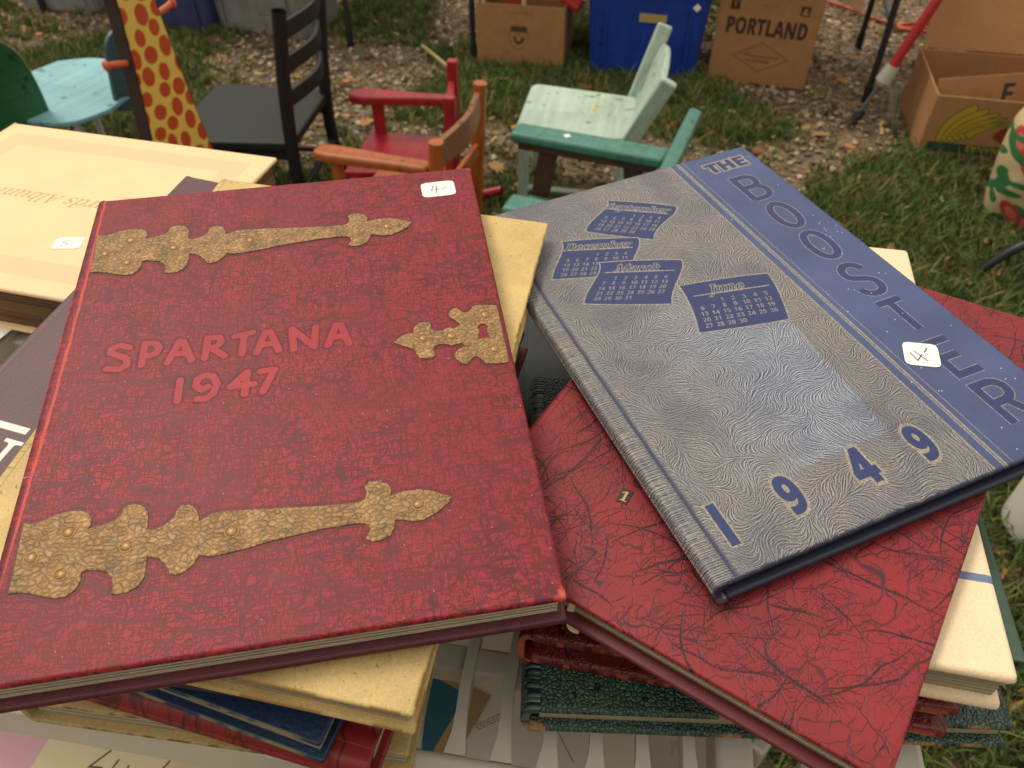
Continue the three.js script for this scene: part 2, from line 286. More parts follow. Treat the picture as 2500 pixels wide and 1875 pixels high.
// at: centre of the upper face; tx, tz: tilt; the spine lies along local -x
function book(o) {
  const { W, H, T, at, yaw, tx = 0, tz = 0, tb = 0.0028 } = o;
  const g = thing(o.name ?? 'yearbook', o.label, 'book', [0, 0, 0], 0, o.group);
  g.rotation.order = 'XZY'; g.rotation.set(rad(tx), rad(yaw), rad(tz));
  g.position.set(...at).addScaledVector(V(0, 1, 0).applyEuler(g.rotation), -T);
  const j = o.joint ?? 0.004, Wb = W - j, sq = o.sq ?? 0.0022, slipZ = o.slipZ ?? 0.0025;
  const f = add('front_cover', slab(Wb, H, tb, { nx: 30, nz: 30, lift: o.lift, extraX: o.extraX ?? [], bow: o.bow }), o.front, g); f.position.set(j / 2, T - tb / 2, 0);
  const uv = f.geometry.attributes.uv, ps = f.geometry.attributes.position; for (let i = 0; i < uv.count; i++) uv.setX(i, (ps.getX(i) + j / 2) / W + 0.5);
  const b = add('back_cover', slab(Wb, H, tb), o.back ?? o.front, g); b.position.set(j / 2, tb / 2, slipZ);
  // spine: a bent strip from board to board
  const s = new THREE.Shape(), t2 = 0.0022, x0 = -W / 2, c = Math.min(0.006, T / 2.4), bl = o.bulge ?? 0.0012;
  s.moveTo(x0 + j + 0.0008, T - 0.0004); s.lineTo(x0 + c * 0.8, T - 0.0002); s.quadraticCurveTo(x0, T, x0 - bl * 0.3, T - c); s.quadraticCurveTo(x0 - bl, T / 2, x0 - bl * 0.3, c); s.quadraticCurveTo(x0, 0, x0 + c * 0.8, 0.0002); s.lineTo(x0 + j + 0.0008, 0.0004);
  s.lineTo(x0 + j + 0.0008, t2); s.lineTo(x0 + c, t2); s.quadraticCurveTo(x0 + t2, t2, x0 + t2, c); s.lineTo(x0 + t2, T - c); s.quadraticCurveTo(x0 + t2, T - t2, x0 + c, T - t2); s.lineTo(x0 + j + 0.0008, T - t2);
  const sg = new THREE.ExtrudeGeometry(s, { depth: H - 0.0012, bevelEnabled: true, bevelThickness: 0.0005, bevelSize: 0.0003, bevelSegments: 1, curveSegments: 8 }); sg.translate(0, 0, -H / 2 + 0.0006); { const q = sg.attributes.position; for (let i = 0; i < q.count; i++) q.setZ(i, q.getZ(i) + slipZ * (1 - q.getY(i) / T)); }
  const su = sg.attributes.uv, sp = sg.attributes.position; for (let i = 0; i < su.count; i++) su.setXY(i, clamp(0.012 + (sp.getY(i) / T) * 0.02), 0.5 - sp.getZ(i) / H);
  add('spine', sg, o.spine ?? o.front, g);
  // page block: leaves in a few uneven gatherings
  const y0 = tb + 0.0001, y1 = T - tb - 0.0001, n = (o.leaves ?? 6) + 3, geos = [];
  for (let i = 0; i < n; i++) {
    const a = y0 + (y1 - y0) * i / n, h = (y1 - y0) / n - 0.00008, i1 = 0.003 + 0.0012 * rnd(), i2 = sq + 0.0006 * rnd(), w = Wb - 0.001 - i1, q = new THREE.BoxGeometry(w, h, H - 2 * i2 - 0.004); q.translate(0, 0, slipZ * (1 - i / (n - 0.5)) * 0.3 + 0.002);
    q.translate(-W / 2 + j + 0.001 + w / 2, a + h / 2, 0); const qu = q.attributes.uv; for (let k = 0; k < qu.count; k++) qu.setY(k, qu.getY(k) * 0.3 + i * 0.17); geos.push(q);
  }
  add('page_block', merge(geos), o.pages ?? pageMat, g);
  g.userData.T = T; return g;
}
function sticker(parent, T, x, z, w, h, turn, text, size = 0.6) { // a small price label, handwritten
  const c = canvas(192, Math.round(192 * h / w)), q = c.getContext('2d'); q.fillStyle = '#f3efe6'; q.fillRect(0, 0, c.width, c.height); q.strokeStyle = '#4a4744'; q.lineWidth = 4; q.lineCap = 'round';
  const k = c.height; q.translate(c.width * 0.5, k * 0.5); q.scale(k * size, k * size); q.lineWidth = 0.06; q.beginPath(); text(q); q.stroke();
  const s = slab(w, h, 0.0003, { nx: 6, nz: 6, r: 0.00014 }), p = s.attributes.position, r = 0.0028;
  for (let i = 0; i < p.count; i++) { const X = p.getX(i), Z = p.getZ(i), cx = clamp(X, -w / 2 + r, w / 2 - r), cz = clamp(Z, -h / 2 + r, h / 2 - r), l = Math.hypot(X - cx, Z - cz); if (l > r) { p.setX(i, cx + (X - cx) * r / l); p.setZ(i, cz + (Z - cz) * r / l); } }
  const m = add('price_sticker', s, M({ map: canvasTex(c), roughness: 0.7 }), parent); m.position.set(x, T + 0.00025, z); m.rotation.y = turn; m.userData.label = 'white price sticker with a handwritten number'; return m;
}
const four = (q) => { q.moveTo(-0.28, -0.42); q.lineTo(-0.5, 0.12); q.lineTo(0.02, 0.02); q.moveTo(-0.05, -0.36); q.lineTo(-0.2, 0.45); q.moveTo(0.22, 0.02); q.lineTo(0.55, -0.06); };
const five = (q) => { q.moveTo(0.0, -0.4); q.lineTo(-0.36, -0.36); q.lineTo(-0.42, -0.02); q.quadraticCurveTo(0.05, -0.1, -0.05, 0.22); q.quadraticCurveTo(-0.15, 0.45, -0.5, 0.34); q.moveTo(0.2, 0.02); q.lineTo(0.5, 0.0); };

// --- red yearbook with brass strap hinges
const LETTERS = [[[-72.4,-18.7],[-76.7,-21.0],[-80.7,-19.6],[-80.9,-16.8],[-76.5,-14.2],[-72.8,-11.6],[-72.0,-7.5],[-75.3,-5.3],[-81.0,-6.6]],[[-65.4,-6.5],[-65.5,-20.5],[-60.3,-19.6],[-58.4,-16.1],[-60.0,-12.7],[-63.3,-12.0]],[[-53.6,-6.1],[-49.4,-19.5],[-47.6,-18.8],[-42.7,-6.0]],[[-50.2,-11.1],[-45.1,-11.1]],[[-36.7,-6.2],[-36.1,-19.5],[-30.8,-19.0],[-29.7,-15.6],[-32.1,-12.7],[-34.9,-11.9]],[[-33.2,-11.6],[-27.6,-6.3]],[[-23.5,-18.3],[-15.1,-19.9]],[[-19.1,-18.8],[-19.6,-6.3]],[[-12.7,-6.0],[-9.1,-18.9],[-6.8,-19.0],[-2.4,-5.9]],[[-10.0,-10.8],[-4.8,-10.8]],[[4.6,-5.6],[3.6,-19.0],[14.2,-5.7],[14.9,-18.5]],[[20.7,-5.5],[24.8,-18.6],[27.2,-18.2],[30.6,-5.1]],[[24.0,-10.3],[28.7,-10.4]],[[-46.7,18.3],[-46.6,5.8]],[[-33.9,11.9],[-36.2,13.4],[-39.2,10.7],[-39.0,6.6],[-35.3,4.5],[-31.9,5.8],[-29.8,10.7],[-31.1,16.4],[-34.2,18.9],[-38.0,18.6]],[[-17.2,19.0],[-16.5,5.6],[-23.6,13.6],[-13.1,13.4]],[[-10.3,6.2],[-4.1,6.1],[-9.0,18.9]]];
const STRAP = [[-99.8,73.0],[-96.8,73.9],[-92.9,73.3],[-88.5,71.3],[-83.8,70.4],[-79.7,70.6],[-76.1,71.9],[-74.0,75.0],[-73.9,77.9],[-74.8,79.7],[-72.4,79.6],[-68.5,78.8],[-64.7,77.5],[-62.5,75.4],[-62.0,72.9],[-60.6,71.2],[-57.3,71.2],[-54.2,72.7],[-52.4,75.5],[-51.8,79.1],[-51.6,83.5],[-49.1,84.2],[-46.0,83.4],[-42.9,81.5],[-41.1,79.3],[-40.7,76.9],[-39.4,74.9],[-36.5,74.8],[-33.9,76.5],[-32.3,79.8],[-31.6,83.3],[-29.6,82.2],[-26.5,80.5],[-21.5,80.2],[-13.9,81.0],[-1.2,82.1],[11.5,83.6],[24.3,84.5],[32.0,84.7],[34.2,83.5],[35.2,81.1],[34.5,77.4],[36.3,75.6],[39.8,75.6],[43.2,77.2],[44.8,80.1],[44.3,83.7],[46.8,83.0],[50.3,82.3],[55.6,82.4],[61.6,84.1],[65.7,86.4],[68.9,87.9],[67.0,90.9],[62.3,94.2],[56.9,96.6],[52.6,96.7],[48.5,95.2],[45.8,94.9],[44.8,98.7],[42.9,101.7],[39.5,103.1],[36.2,103.0],[33.9,101.7],[35.6,98.6],[35.1,95.6],[33.7,94.4],[28.2,94.0],[15.6,94.4],[3.2,95.7],[-5.0,96.8],[-13.0,98.3],[-20.3,99.2],[-26.6,99.5],[-30.3,98.2],[-32.4,102.0],[-35.0,104.3],[-38.0,105.4],[-40.4,104.4],[-41.0,102.4],[-43.4,99.3],[-46.0,96.8],[-50.1,95.9],[-50.0,100.0],[-50.2,104.4],[-51.7,107.7],[-55.3,109.5],[-59.1,109.8],[-60.9,109.2],[-60.7,106.2],[-61.7,102.5],[-64.0,100.0],[-67.8,98.4],[-71.7,97.8],[-73.9,98.6],[-73.7,102.3],[-75.0,105.6],[-77.6,107.7],[-81.4,107.8],[-86.2,106.2],[-91.1,104.2],[-95.1,103.3],[-98.6,103.0]];
const STRAP_RIVETS = [[-81.6,80.2],[-93.5,89.5],[-81.0,98.5],[-58.3,90.1],[-18.4,90.1],[55.5,89.5]];
const CLASP = [[52.1,-1.8],[54.8,-4.6],[57.6,-6.2],[60.3,-6.6],[61.9,-6.7],[62.0,-9.2],[63.4,-11.5],[65.0,-12.9],[67.4,-13.2],[69.8,-12.8],[70.2,-10.8],[70.1,-8.3],[71.3,-6.7],[73.3,-6.2],[76.0,-6.2],[77.6,-7.2],[79.4,-7.5],[81.4,-6.5],[83.3,-7.5],[85.0,-8.5],[84.3,-10.7],[81.9,-13.2],[80.1,-15.7],[80.7,-18.2],[82.4,-20.1],[84.6,-20.4],[85.6,-18.7],[87.2,-16.9],[89.4,-16.8],[91.4,-18.2],[92.6,-20.4],[95.5,-20.8],[104.3,-19.1],[104.3,18.8],[99.2,19.0],[93.5,17.9],[92.2,15.4],[90.7,13.2],[88.7,12.9],[86.7,14.9],[84.7,17.1],[82.5,16.1],[80.7,13.9],[79.9,11.1],[80.8,8.4],[83.4,6.8],[85.8,5.8],[84.1,3.3],[81.7,3.4],[79.0,4.1],[76.5,2.9],[73.6,2.5],[71.1,3.3],[69.9,5.5],[70.3,8.9],[69.0,10.3],[66.3,10.6],[63.8,10.0],[62.2,7.8],[61.6,5.0],[60.9,3.3],[58.4,2.1],[55.3,0.2]];
const CLASP_RIVETS = [[97.9,-13.5],[99.1,10.0],[79.7,-1.8],[66.1,-2.3]];
{
  const W = 213.8, H = 277.4, k = 7, w = Math.round(W * k), h = Math.round(H * k);
  const c = canvas(w, h), q = c.getContext('2d'); q.translate(w / 2, h / 2); q.scale(k, k); q.lineCap = q.lineJoin = 'round';
  const strokes = (lw, style) => { q.strokeStyle = style; q.lineWidth = lw; for (const l of LETTERS) { q.beginPath(); l.forEach((p, i) => i ? q.lineTo(...p) : q.moveTo(...p)); q.stroke(); } };
  const outline = (pts, dz, dx, lw) => { q.strokeStyle = '#00f'; q.lineWidth = lw; q.beginPath(); pts.forEach(([x, z], i) => i ? q.lineTo(x + dx, z + dz) : q.moveTo(x + dx, z + dz)); q.closePath(); q.stroke(); };
  outline(STRAP, 0, 0, 3.4); outline(STRAP, -179.4, -1, 3.4); outline(CLASP, 0, 0, 3);
  strokes(5.4, '#00f'); strokes(3.7, '#f00');
  const d = q.getImageData(0, 0, w, h).data, red = [143, 33, 41], dark = [88, 25, 33], let_ = [160, 42, 50];
  const s = skin(w, h, (px, py, o) => {
    const x = px / k, y = py / k, i4 = (py * w + px) * 4, L = d[i4] / 255, B = d[i4 + 2] / 255;
    const a = x + 1.3 * (vn(x / 5, y / 7, 201) - 0.5), b = y + 1.3 * (vn(x / 7, y / 5, 202) - 0.5);
    const v1 = 1 - Math.abs(2 * vn(a / 0.95, b / 3.4, 203) - 1), h1 = 1 - Math.abs(2 * vn(a / 3.6, b / 0.92, 204) - 1), v2 = 1 - Math.abs(2 * vn(a / 2.7, b / 9, 205) - 1), h2 = 1 - Math.abs(2 * vn(a / 13, b / 2.6, 206) - 1);
    const cr = 1 - sstep(0.0, 0.03, Math.abs(fbm((x + y * 0.35) / 42, (y - x * 0.3) / 17, 207, 4) - 0.5)), m = fbm(x / 28, y / 28, 208, 3), m2 = fbm(x / 9, y / 9, 212, 2);
    let cl = Math.max(sstep(0.72, 0.97, v1) * 0.85, sstep(0.72, 0.97, h1) * 0.85, sstep(0.8, 0.98, v2) * sstep(0.3, 0.6, m2), sstep(0.82, 0.98, h2) * sstep(0.35, 0.6, m2), cr * 0.8);
    cl = clamp(cl * (0.55 + 0.65 * m) + 0.1 * (vn(x / 0.4, y / 0.4, 209) - 0.5));
    if (L > 0) cl *= 1 - 0.9 * L;
    const g = clamp(cl + 0.4 * B * (1 - L)), e = Math.min(py, h - py, w - px) / k, t = 1 + 0.16 * (m - 0.5);
    for (let i = 0; i < 3; i++) o[i] = (red[i] + (let_[i] - red[i]) * L) * t * (1 - g) + dark[i] * g;
    // the rubbed joint along the spine and the scuffed corners
    const jx = Math.abs(x - (4.7 + 1.1 * Math.sin(y / 60) + 0.5 * (vn(y / 7, 2, 210) - 0.5))), jw = 0.35 + 0.5 * vn(y / 3, 7, 211) * vn(y / 22, 3, 213);
    const jr = 1.15 * (1 - sstep(jw, jw + 0.35, jx)) * (0.55 + 0.45 * vn(x / 0.35, y / 0.9, 214)); o[0] += (205 - o[0]) * jr; o[1] += (62 - o[1]) * jr; o[2] += (48 - o[2]) * jr;
    const cd = Math.min(Math.hypot(w - px, h - py), Math.hypot(w - px, py) * 1.6) / k, cw = 1 - sstep(1.6, 6.5, cd + 4 * (vn(x / 1.2, y / 1.2, 215) - 0.5)); o[0] += (205 - o[0]) * cw; o[1] += (92 - o[1]) * cw; o[2] += (70 - o[2]) * cw;
    const er = (1 - sstep(0.1, 0.7, e)) * sstep(0.55, 0.75, vn(x / 2.5, y / 2.5, 216)) * 0.7; o[0] += (185 - o[0]) * er; o[1] += (60 - o[1]) * er; o[2] += (55 - o[2]) * er;
    const sc = (1 - sstep(0, 0.006, Math.abs(vn((x * 0.8 + y * 0.6) / 60, (y * 0.8 - x * 0.6) / 3.2, 218) - 0.5))) * sstep(0.72, 0.86, vn(x / 24, y / 24, 219)) * 0.5, du = sstep(0.6, 0.85, fbm(x / 18, y / 11, 220, 4)) * 0.22 * vn(x / 0.5, y / 0.5, 221); for (let i = 0; i < 3; i++) o[i] += ([176, 96, 92][i] - o[i]) * Math.max(sc, du);
    if (hsh(px >> 1, py >> 1, 217) > 0.99988) o[0] = o[1] = o[2] = 225;
    o[3] = 120 - 80 * cl + 110 * L - 70 * B * (1 - L);
  });
  const T = 0.0135;
  const front = matOf(s, { bumpScale: 0.00022, roughness: 0.5, specularIntensity: 0.65 });
  const g = book({ name: 'yearbook', label: 'red leather yearbook dated 1947 with embossed brass strap hinges', W: W / 1000, H: H / 1000, T, at: [-0.1075, 1.174, -0.2719], yaw: 9.53, tx: 6.2, tz: -0.5, front, tb: 0.0034, back: matOf(creased(120, 160, 3, [84, 26, 32], [56, 22, 26], { seed: 40 })), leaves: 7, sq: 0.0012, slipZ: 0.0045, joint: 0.0025 });
  // brass straps: cut plates with raised rivets, hammered all over
  const hm = (() => { const n = 512, kk = n / 46; return skin(n, n, (px, py, o) => { const x = px / kk, y = py / kk, wx = x + 1.1 * (vn(x / 1.6, y / 1.6, 301) - 0.5), wy = y + 1.1 * (vn(x / 1.6, y / 1.6, 302) - 0.5), [e, id] = worley(wx / 3, wy / 2.3, 303), p = sstep(0.0, 0.22, e), t = 0.66 + 0.34 * p + 0.16 * (id - 0.5) + 0.4 * (fbm(x / 7, y / 7, 304, 4) - 0.5); o[0] = 158 * t; o[1] = 119 * t; o[2] = 72 * t; o[3] = 255 * clamp(0.7 * sstep(0, 0.8, e) + 0.3 * id); }, true); })();
  for (const t of [hm.map, hm.bumpMap]) t.repeat.set(1 / 0.046, 1 / 0.046);
  const brass = M({ ...hm, bumpScale: 0.00055, roughness: 0.52, metalness: 0.1 }), rivetMat = S('#9a7644', { roughness: 0.42, metalness: 0.3 });
  const plate = (name, pts, rivets, dx, dz, hole) => {
    const sh = shapeOf(pts.map(([x, z]) => [mm(x + dx), -mm(z + dz)]));
    if (hole) { const p = new THREE.Path(); p.absarc(mm(95.4), mm(5.2), mm(2.7), -0.75, Math.PI + 0.75, false); p.lineTo(mm(91.9), -mm(2.2)); p.lineTo(mm(98.2), -mm(2.4)); p.closePath(); sh.holes.push(p); }
    const e = new THREE.ExtrudeGeometry(sh, { depth: 0.0001, bevelEnabled: true, bevelThickness: 0.0004, bevelSize: 0.0008, bevelOffset: -0.0005, bevelSegments: 3 }); e.rotateX(-Math.PI / 2);
    const m = add(name, e, brass, g); m.position.y = T + 0.0001;
    for (const [x, z] of rivets) {
      const r = new THREE.SphereGeometry(0.0021, 14, 8, 0, 6.2832, 0, 1.5); r.scale(rr(0.9, 1.1), 0.42, rr(0.9, 1.1)); r.translate(mm(x + dx), 0.0004, mm(z + dz)); const ring = new THREE.TorusGeometry(0.0027, 0.00032, 6, 20); ring.rotateX(Math.PI / 2); ring.translate(mm(x + dx), 0.00045, mm(z + dz));
      add('rivet', merge([r, ring]), rivetMat, m);
    }
  };
  plate('strap_hinge', STRAP, STRAP_RIVETS, 0, 0); plate('strap_hinge', STRAP, STRAP_RIVETS, -1, -179.4); plate('clasp_plate', CLASP, CLASP_RIVETS, 0, 0, true);
  sticker(g, T, 0.0857, -0.1195, 0.0195, 0.0138, 0.03, four);
}
// --- blue yearbook of 1949
{
  const W = 195.8, H = 280.3, k = 7, w = Math.round(W * k), h = Math.round(H * k);
  // fur-like grain: noise drawn out along a swirling field
  const noise = new Float32Array(w * h), lic = new Float32Array(w * h);
  for (let y = 0; y < h; y++) for (let x = 0; x < w; x++) noise[y * w + x] = hsh(Math.floor(x / 2.3), Math.floor(y / 2.3), 400);
  const gw = Math.ceil(w / 8) + 1, gh = Math.ceil(h / 8) + 1, fx = new Float32Array(gw * gh), fy = new Float32Array(gw * gh);
  for (let j = 0; j < gh; j++) for (let i = 0; i < gw; i++) { const x = i * 8 / k, y = j * 8 / k, a = 1.35 + 6.5 * (fbm(x / 40, y / 40, 401, 3) - 0.5) + 3.4 * (vn(x / 13, y / 13, 405) - 0.5); const b = a * sstep(9, 17, x); fx[j * gw + i] = Math.cos(b); fy[j * gw + i] = Math.sin(b); }
  const N = 12;
  for (let y = 0; y < h; y++) for (let x = 0; x < w; x++) {
    let sum = 0;
    for (const dir of [1, -1]) { let px = x, py = y; for (let n = 0; n < N; n++) { const gi = (py >> 3) * gw + (px >> 3); px += dir * fx[gi] * 1.3; py += dir * fy[gi] * 1.3; px = clamp(px, 0, w - 1); py = clamp(py, 0, h - 1); sum += noise[(py | 0) * w + (px | 0)]; } }
    lic[y * w + x] = sum / (2 * N);
  }
  { // keep only the line spacing, so that the strands lie evenly
    const R = 4, I = new Float64Array((w + 1) * (h + 1)); for (let y = 0; y < h; y++) { let r = 0; for (let x = 0; x < w; x++) { r += lic[y * w + x]; I[(y + 1) * (w + 1) + x + 1] = I[y * (w + 1) + x + 1] + r; } }
    for (let y = 0; y < h; y++) for (let x = 0; x < w; x++) { const a = Math.max(0, x - R), b = Math.min(w, x + R + 1), c = Math.max(0, y - R), e = Math.min(h, y + R + 1), av = (I[e * (w + 1) + b] - I[c * (w + 1) + b] - I[e * (w + 1) + a] + I[c * (w + 1) + a]) / ((b - a) * (e - c)); lic[y * w + x] = clamp(0.5 + (lic[y * w + x] - av) * 9); }
  }
  const c = canvas(w, h), q = c.getContext('2d'); q.translate(w / 2, h / 2); q.scale(k, k); q.lineJoin = 'miter';
  const TAN = '#f00', BLU = '#0f0'; // red: rubbed tan line, green: plain blue ground
  q.fillStyle = BLU; q.fillRect(40.6, -141, 60, 282);
  q.fillStyle = TAN; q.fillRect(40.1, -141, 0.8, 282); q.fillRect(45.0, -141, 0.7, 282); q.fillRect(46.2, -141, 1.1, 282); q.fillRect(50.2, -141, 0.35, 282);
  const glyph = { B: (p) => { p.moveTo(0, 1); p.lineTo(0, 0); p.lineTo(0.5, 0); p.bezierCurveTo(1.1, 0, 1.1, 0.47, 0.5, 0.47); p.lineTo(0, 0.47); p.moveTo(0.5, 0.47); p.bezierCurveTo(1.2, 0.47, 1.2, 1, 0.5, 1); p.lineTo(0, 1); }, O: (p) => { p.moveTo(0.5, 0); p.bezierCurveTo(1.17, 0, 1.17, 1, 0.5, 1); p.bezierCurveTo(-0.17, 1, -0.17, 0, 0.5, 0); p.closePath(); }, S: (p) => { p.moveTo(0.96, 0.2); p.bezierCurveTo(0.85, -0.12, 0, -0.08, 0.04, 0.26); p.bezierCurveTo(0.08, 0.56, 0.98, 0.42, 0.98, 0.76); p.bezierCurveTo(0.98, 1.12, 0.08, 1.08, 0.02, 0.78); }, T: (p) => { p.moveTo(-0.05, 0.06); p.lineTo(1.05, 0.06); p.moveTo(0.5, 0.06); p.lineTo(0.5, 1); }, E: (p) => { p.moveTo(1, 0.05); p.lineTo(0, 0.05); p.lineTo(0, 0.96); p.lineTo(1, 0.96); p.moveTo(0, 0.48); p.lineTo(0.8, 0.48); }, R: (p) => { p.moveTo(0, 1); p.lineTo(0, 0.03); p.lineTo(0.5, 0.03); p.bezierCurveTo(1.15, 0.03, 1.15, 0.5, 0.5, 0.5); p.lineTo(0, 0.5); p.moveTo(0.55, 0.5); p.lineTo(1.02, 1); } };
  const letter = (ch, cx, cz, lw_, lh) => { for (const [lw, st] of [[5.2, TAN], [4.3, '#0ff']]) { q.save(); q.translate(cx - lw_ / 2, cz - lh / 2); q.scale(lw_, lh); q.beginPath(); glyph[ch](q); q.restore(); q.lineWidth = lw; q.strokeStyle = st; q.stroke(); } };
  [['B', -93.4], ['O', -58.9], ['O', -25.1], ['S', 10.4], ['T', 43], ['E', 77.4], ['R', 110]].forEach(([ch, z]) => letter(ch, 74.6, z, 13, 25.5));
  const text = (t, cx, cz, hgt, wid, font, fill, line, lw) => { q.save(); q.font = font; q.textAlign = 'center'; q.textBaseline = 'middle'; const m = q.measureText(t).width; q.translate(cx, cz); q.scale(wid / m, hgt / 8); if (line) { q.strokeStyle = line; q.lineWidth = lw + 0.7; q.strokeText(t, 0, 0); } q.fillStyle = fill; q.fillText(t, 0, 0); q.strokeStyle = fill; q.lineWidth = 0.5; q.strokeText(t, 0, 0); q.restore(); };
  text('THE', 74.6, -123, 11.5, 29, 'bold 10px sans-serif', '#0ff', TAN, 1.5);
  q.fillStyle = TAN; q.fillRect(-82.8, 104.4, 5.8, 23.2); q.fillStyle = '#0ff'; q.fillRect(-82.0, 105.2, 4.2, 21.6);
  [['9', -45.6, 10], ['4', -8.9, 11], ['9', 23, 10]].forEach(([t, x, wd]) => text(t, x, 116, 21, wd, 'bold 10px sans-serif', '#0ff', TAN, 1.1));
  const cal = (quad, month, start, days) => {
    const [A, B, C, D] = quad, mid = (p, r, bx, bz) => [(p[0] + r[0]) / 2 + bx, (p[1] + r[1]) / 2 + bz];
    q.beginPath(); q.moveTo(...A); q.quadraticCurveTo(...mid(A, B, 0.6, -1.6), ...B); q.bezierCurveTo(B[0] - 1, B[1] + 10, C[0] + 6, C[1] - 14, ...C); q.quadraticCurveTo(...mid(C, D, -0.6, 1.2), ...D); q.bezierCurveTo(D[0] + 6, D[1] - 12, A[0] - 1, A[1] + 10, ...A); q.closePath();
    q.fillStyle = '#0ff'; q.fill(); q.strokeStyle = TAN; q.lineWidth = 0.8; q.stroke();
    q.save(); q.transform((B[0] - A[0]) / 10, (B[1] - A[1]) / 10, (D[0] - A[0]) / 7, (D[1] - A[1]) / 7, A[0], A[1]); // 10 wide, 7 deep
    q.save(); q.transform(1, 0, -0.25, 1, 0, 0); q.font = '1.75px serif'; q.textBaseline = 'alphabetic'; q.textAlign = 'center'; q.lineWidth = 0.22; q.strokeStyle = TAN; q.strokeText(month, 5.3, 1.45); q.fillStyle = '#0ff'; q.fillText(month, 5.3, 1.45); q.restore();
    q.fillStyle = TAN; q.fillRect(1.1, 1.75, 8.4, 0.16); q.font = 'bold 0.78px sans-serif'; q.textAlign = 'center'; q.globalAlpha = 0.8;
    for (let n = 1; n <= days; n++) { const i = n + start - 1, r = Math.floor(i / 7); q.fillText(String(n), 1.5 + (i % 7) * 1.2 - r * 0.03, 2.85 + r * 0.84); }
    q.restore();
  };
  cal([[-14.1,-121.7],[21.1,-96.7],[-8.1,-71.5],[-40.8,-97.3]], 'September', 3, 30);
  cal([[-58.1,-94.6],[-15.5,-77.8],[-34.9,-49.2],[-78.2,-63.7]], 'December', 3, 31);
  cal([[-47.2,-66.2],[-3.8,-47.7],[-27.9,-15.7],[-70.9,-36.6]], 'March', 1, 31);
  cal([[-17.0,-27.6],[32.6,-16.0],[20.5,21.4],[-27.4,10.5]], 'June', 2, 30);
  const d = q.getImageData(0, 0, w, h).data;
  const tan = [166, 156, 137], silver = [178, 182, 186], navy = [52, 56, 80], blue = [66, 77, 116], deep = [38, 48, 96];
  const s = skin(w, h, (px, py, o) => {
    const i = py * w + px, R = d[i * 4] / 255, G = d[i * 4 + 1] / 255, B = d[i * 4 + 2] / 255, x = px / k - W / 2, z = py / k - H / 2, l = lic[i];
    // a paler rectangle on the cover, its strands silver instead of tan
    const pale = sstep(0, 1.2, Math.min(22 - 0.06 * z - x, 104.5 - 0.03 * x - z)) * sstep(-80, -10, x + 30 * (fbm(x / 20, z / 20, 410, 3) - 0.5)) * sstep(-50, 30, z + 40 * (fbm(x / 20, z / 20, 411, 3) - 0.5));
    const wn = fbm(x / 30, z / 30, 406, 3), f = vn(x / 0.35, z / 0.35, 407), rub = sstep(0.5, 0.78, fbm(x / 22, z / 22, 416, 4)) * 0.22, u = clamp(l * (0.75 + 0.5 * wn)) * (1 - rub) * (1 - 0.85 * (1 - sstep(0.6, 1.6, Math.abs(x + W / 2 - 10.4 + 0.5 * vn(z / 6, 1, 415)))));
    for (let n = 0; n < 3; n++) {
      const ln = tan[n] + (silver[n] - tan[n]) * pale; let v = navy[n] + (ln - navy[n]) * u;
      const bl = blue[n] * (0.86 + 0.28 * wn) + 10 * (f - 0.5); v += ((B > 0.5 ? deep[n] : bl) - v) * G; v += (tan[n] * (0.62 + 0.5 * f) - v) * R * (x > 40 ? 0.9 : 1);
      o[n] = v;
    }
    const e = Math.min(py, h - py, px + 14, w - px) / k, er = (1 - sstep(0.3, 1.8, e + 1.4 * (vn(x / 2, z / 2, 408) - 0.5))) * 0.85; o[0] += (34 - o[0]) * er; o[1] += (38 - o[1]) * er; o[2] += (66 - o[2]) * er;
    const cw = 1 - sstep(1.5, 7, Math.hypot(px, h - py) / k + 5 * (vn(x / 1.4, z / 1.4, 409) - 0.5)); if (cw > 0) { const q2 = vn(x / 0.8, z / 0.8, 412); o[0] += (60 + 110 * q2 - o[0]) * cw; o[1] += (68 + 92 * q2 - o[1]) * cw; o[2] += (120 + 10 * q2 - o[2]) * cw; }
    if (x > 40 && hsh(px >> 2, py >> 2, 413) > 0.9992 - 0.004 * sstep(20, 4, Math.hypot(x - 86, z + 40))) o[0] = o[1] = o[2] = 205;
    o[3] = 140 + 90 * (G > 0.5 ? 0.25 + 0.12 * f : l - 0.35) + 70 * R - (B > 0.5 && G > 0.5 ? 40 : 0);
  });
  const xg = -W / 2000 + 0.0105, T = 0.0095, gs = [-4, -3, -2, -1, 0, 1, 2, 3, 4].map((i) => xg - 0.002 + i * 0.0009);
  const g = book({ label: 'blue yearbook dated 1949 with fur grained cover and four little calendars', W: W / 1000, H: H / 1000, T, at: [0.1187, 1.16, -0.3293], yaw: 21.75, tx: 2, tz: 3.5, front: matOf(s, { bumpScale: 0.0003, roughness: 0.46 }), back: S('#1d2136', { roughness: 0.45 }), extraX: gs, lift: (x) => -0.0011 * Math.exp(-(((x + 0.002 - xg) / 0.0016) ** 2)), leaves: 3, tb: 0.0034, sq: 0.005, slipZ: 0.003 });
  sticker(g, T, 0.0617, 0.0708, 0.0165, 0.0165, rad(-34), (q) => { q.rotate(-0.9); four(q); }, 0.62);
}
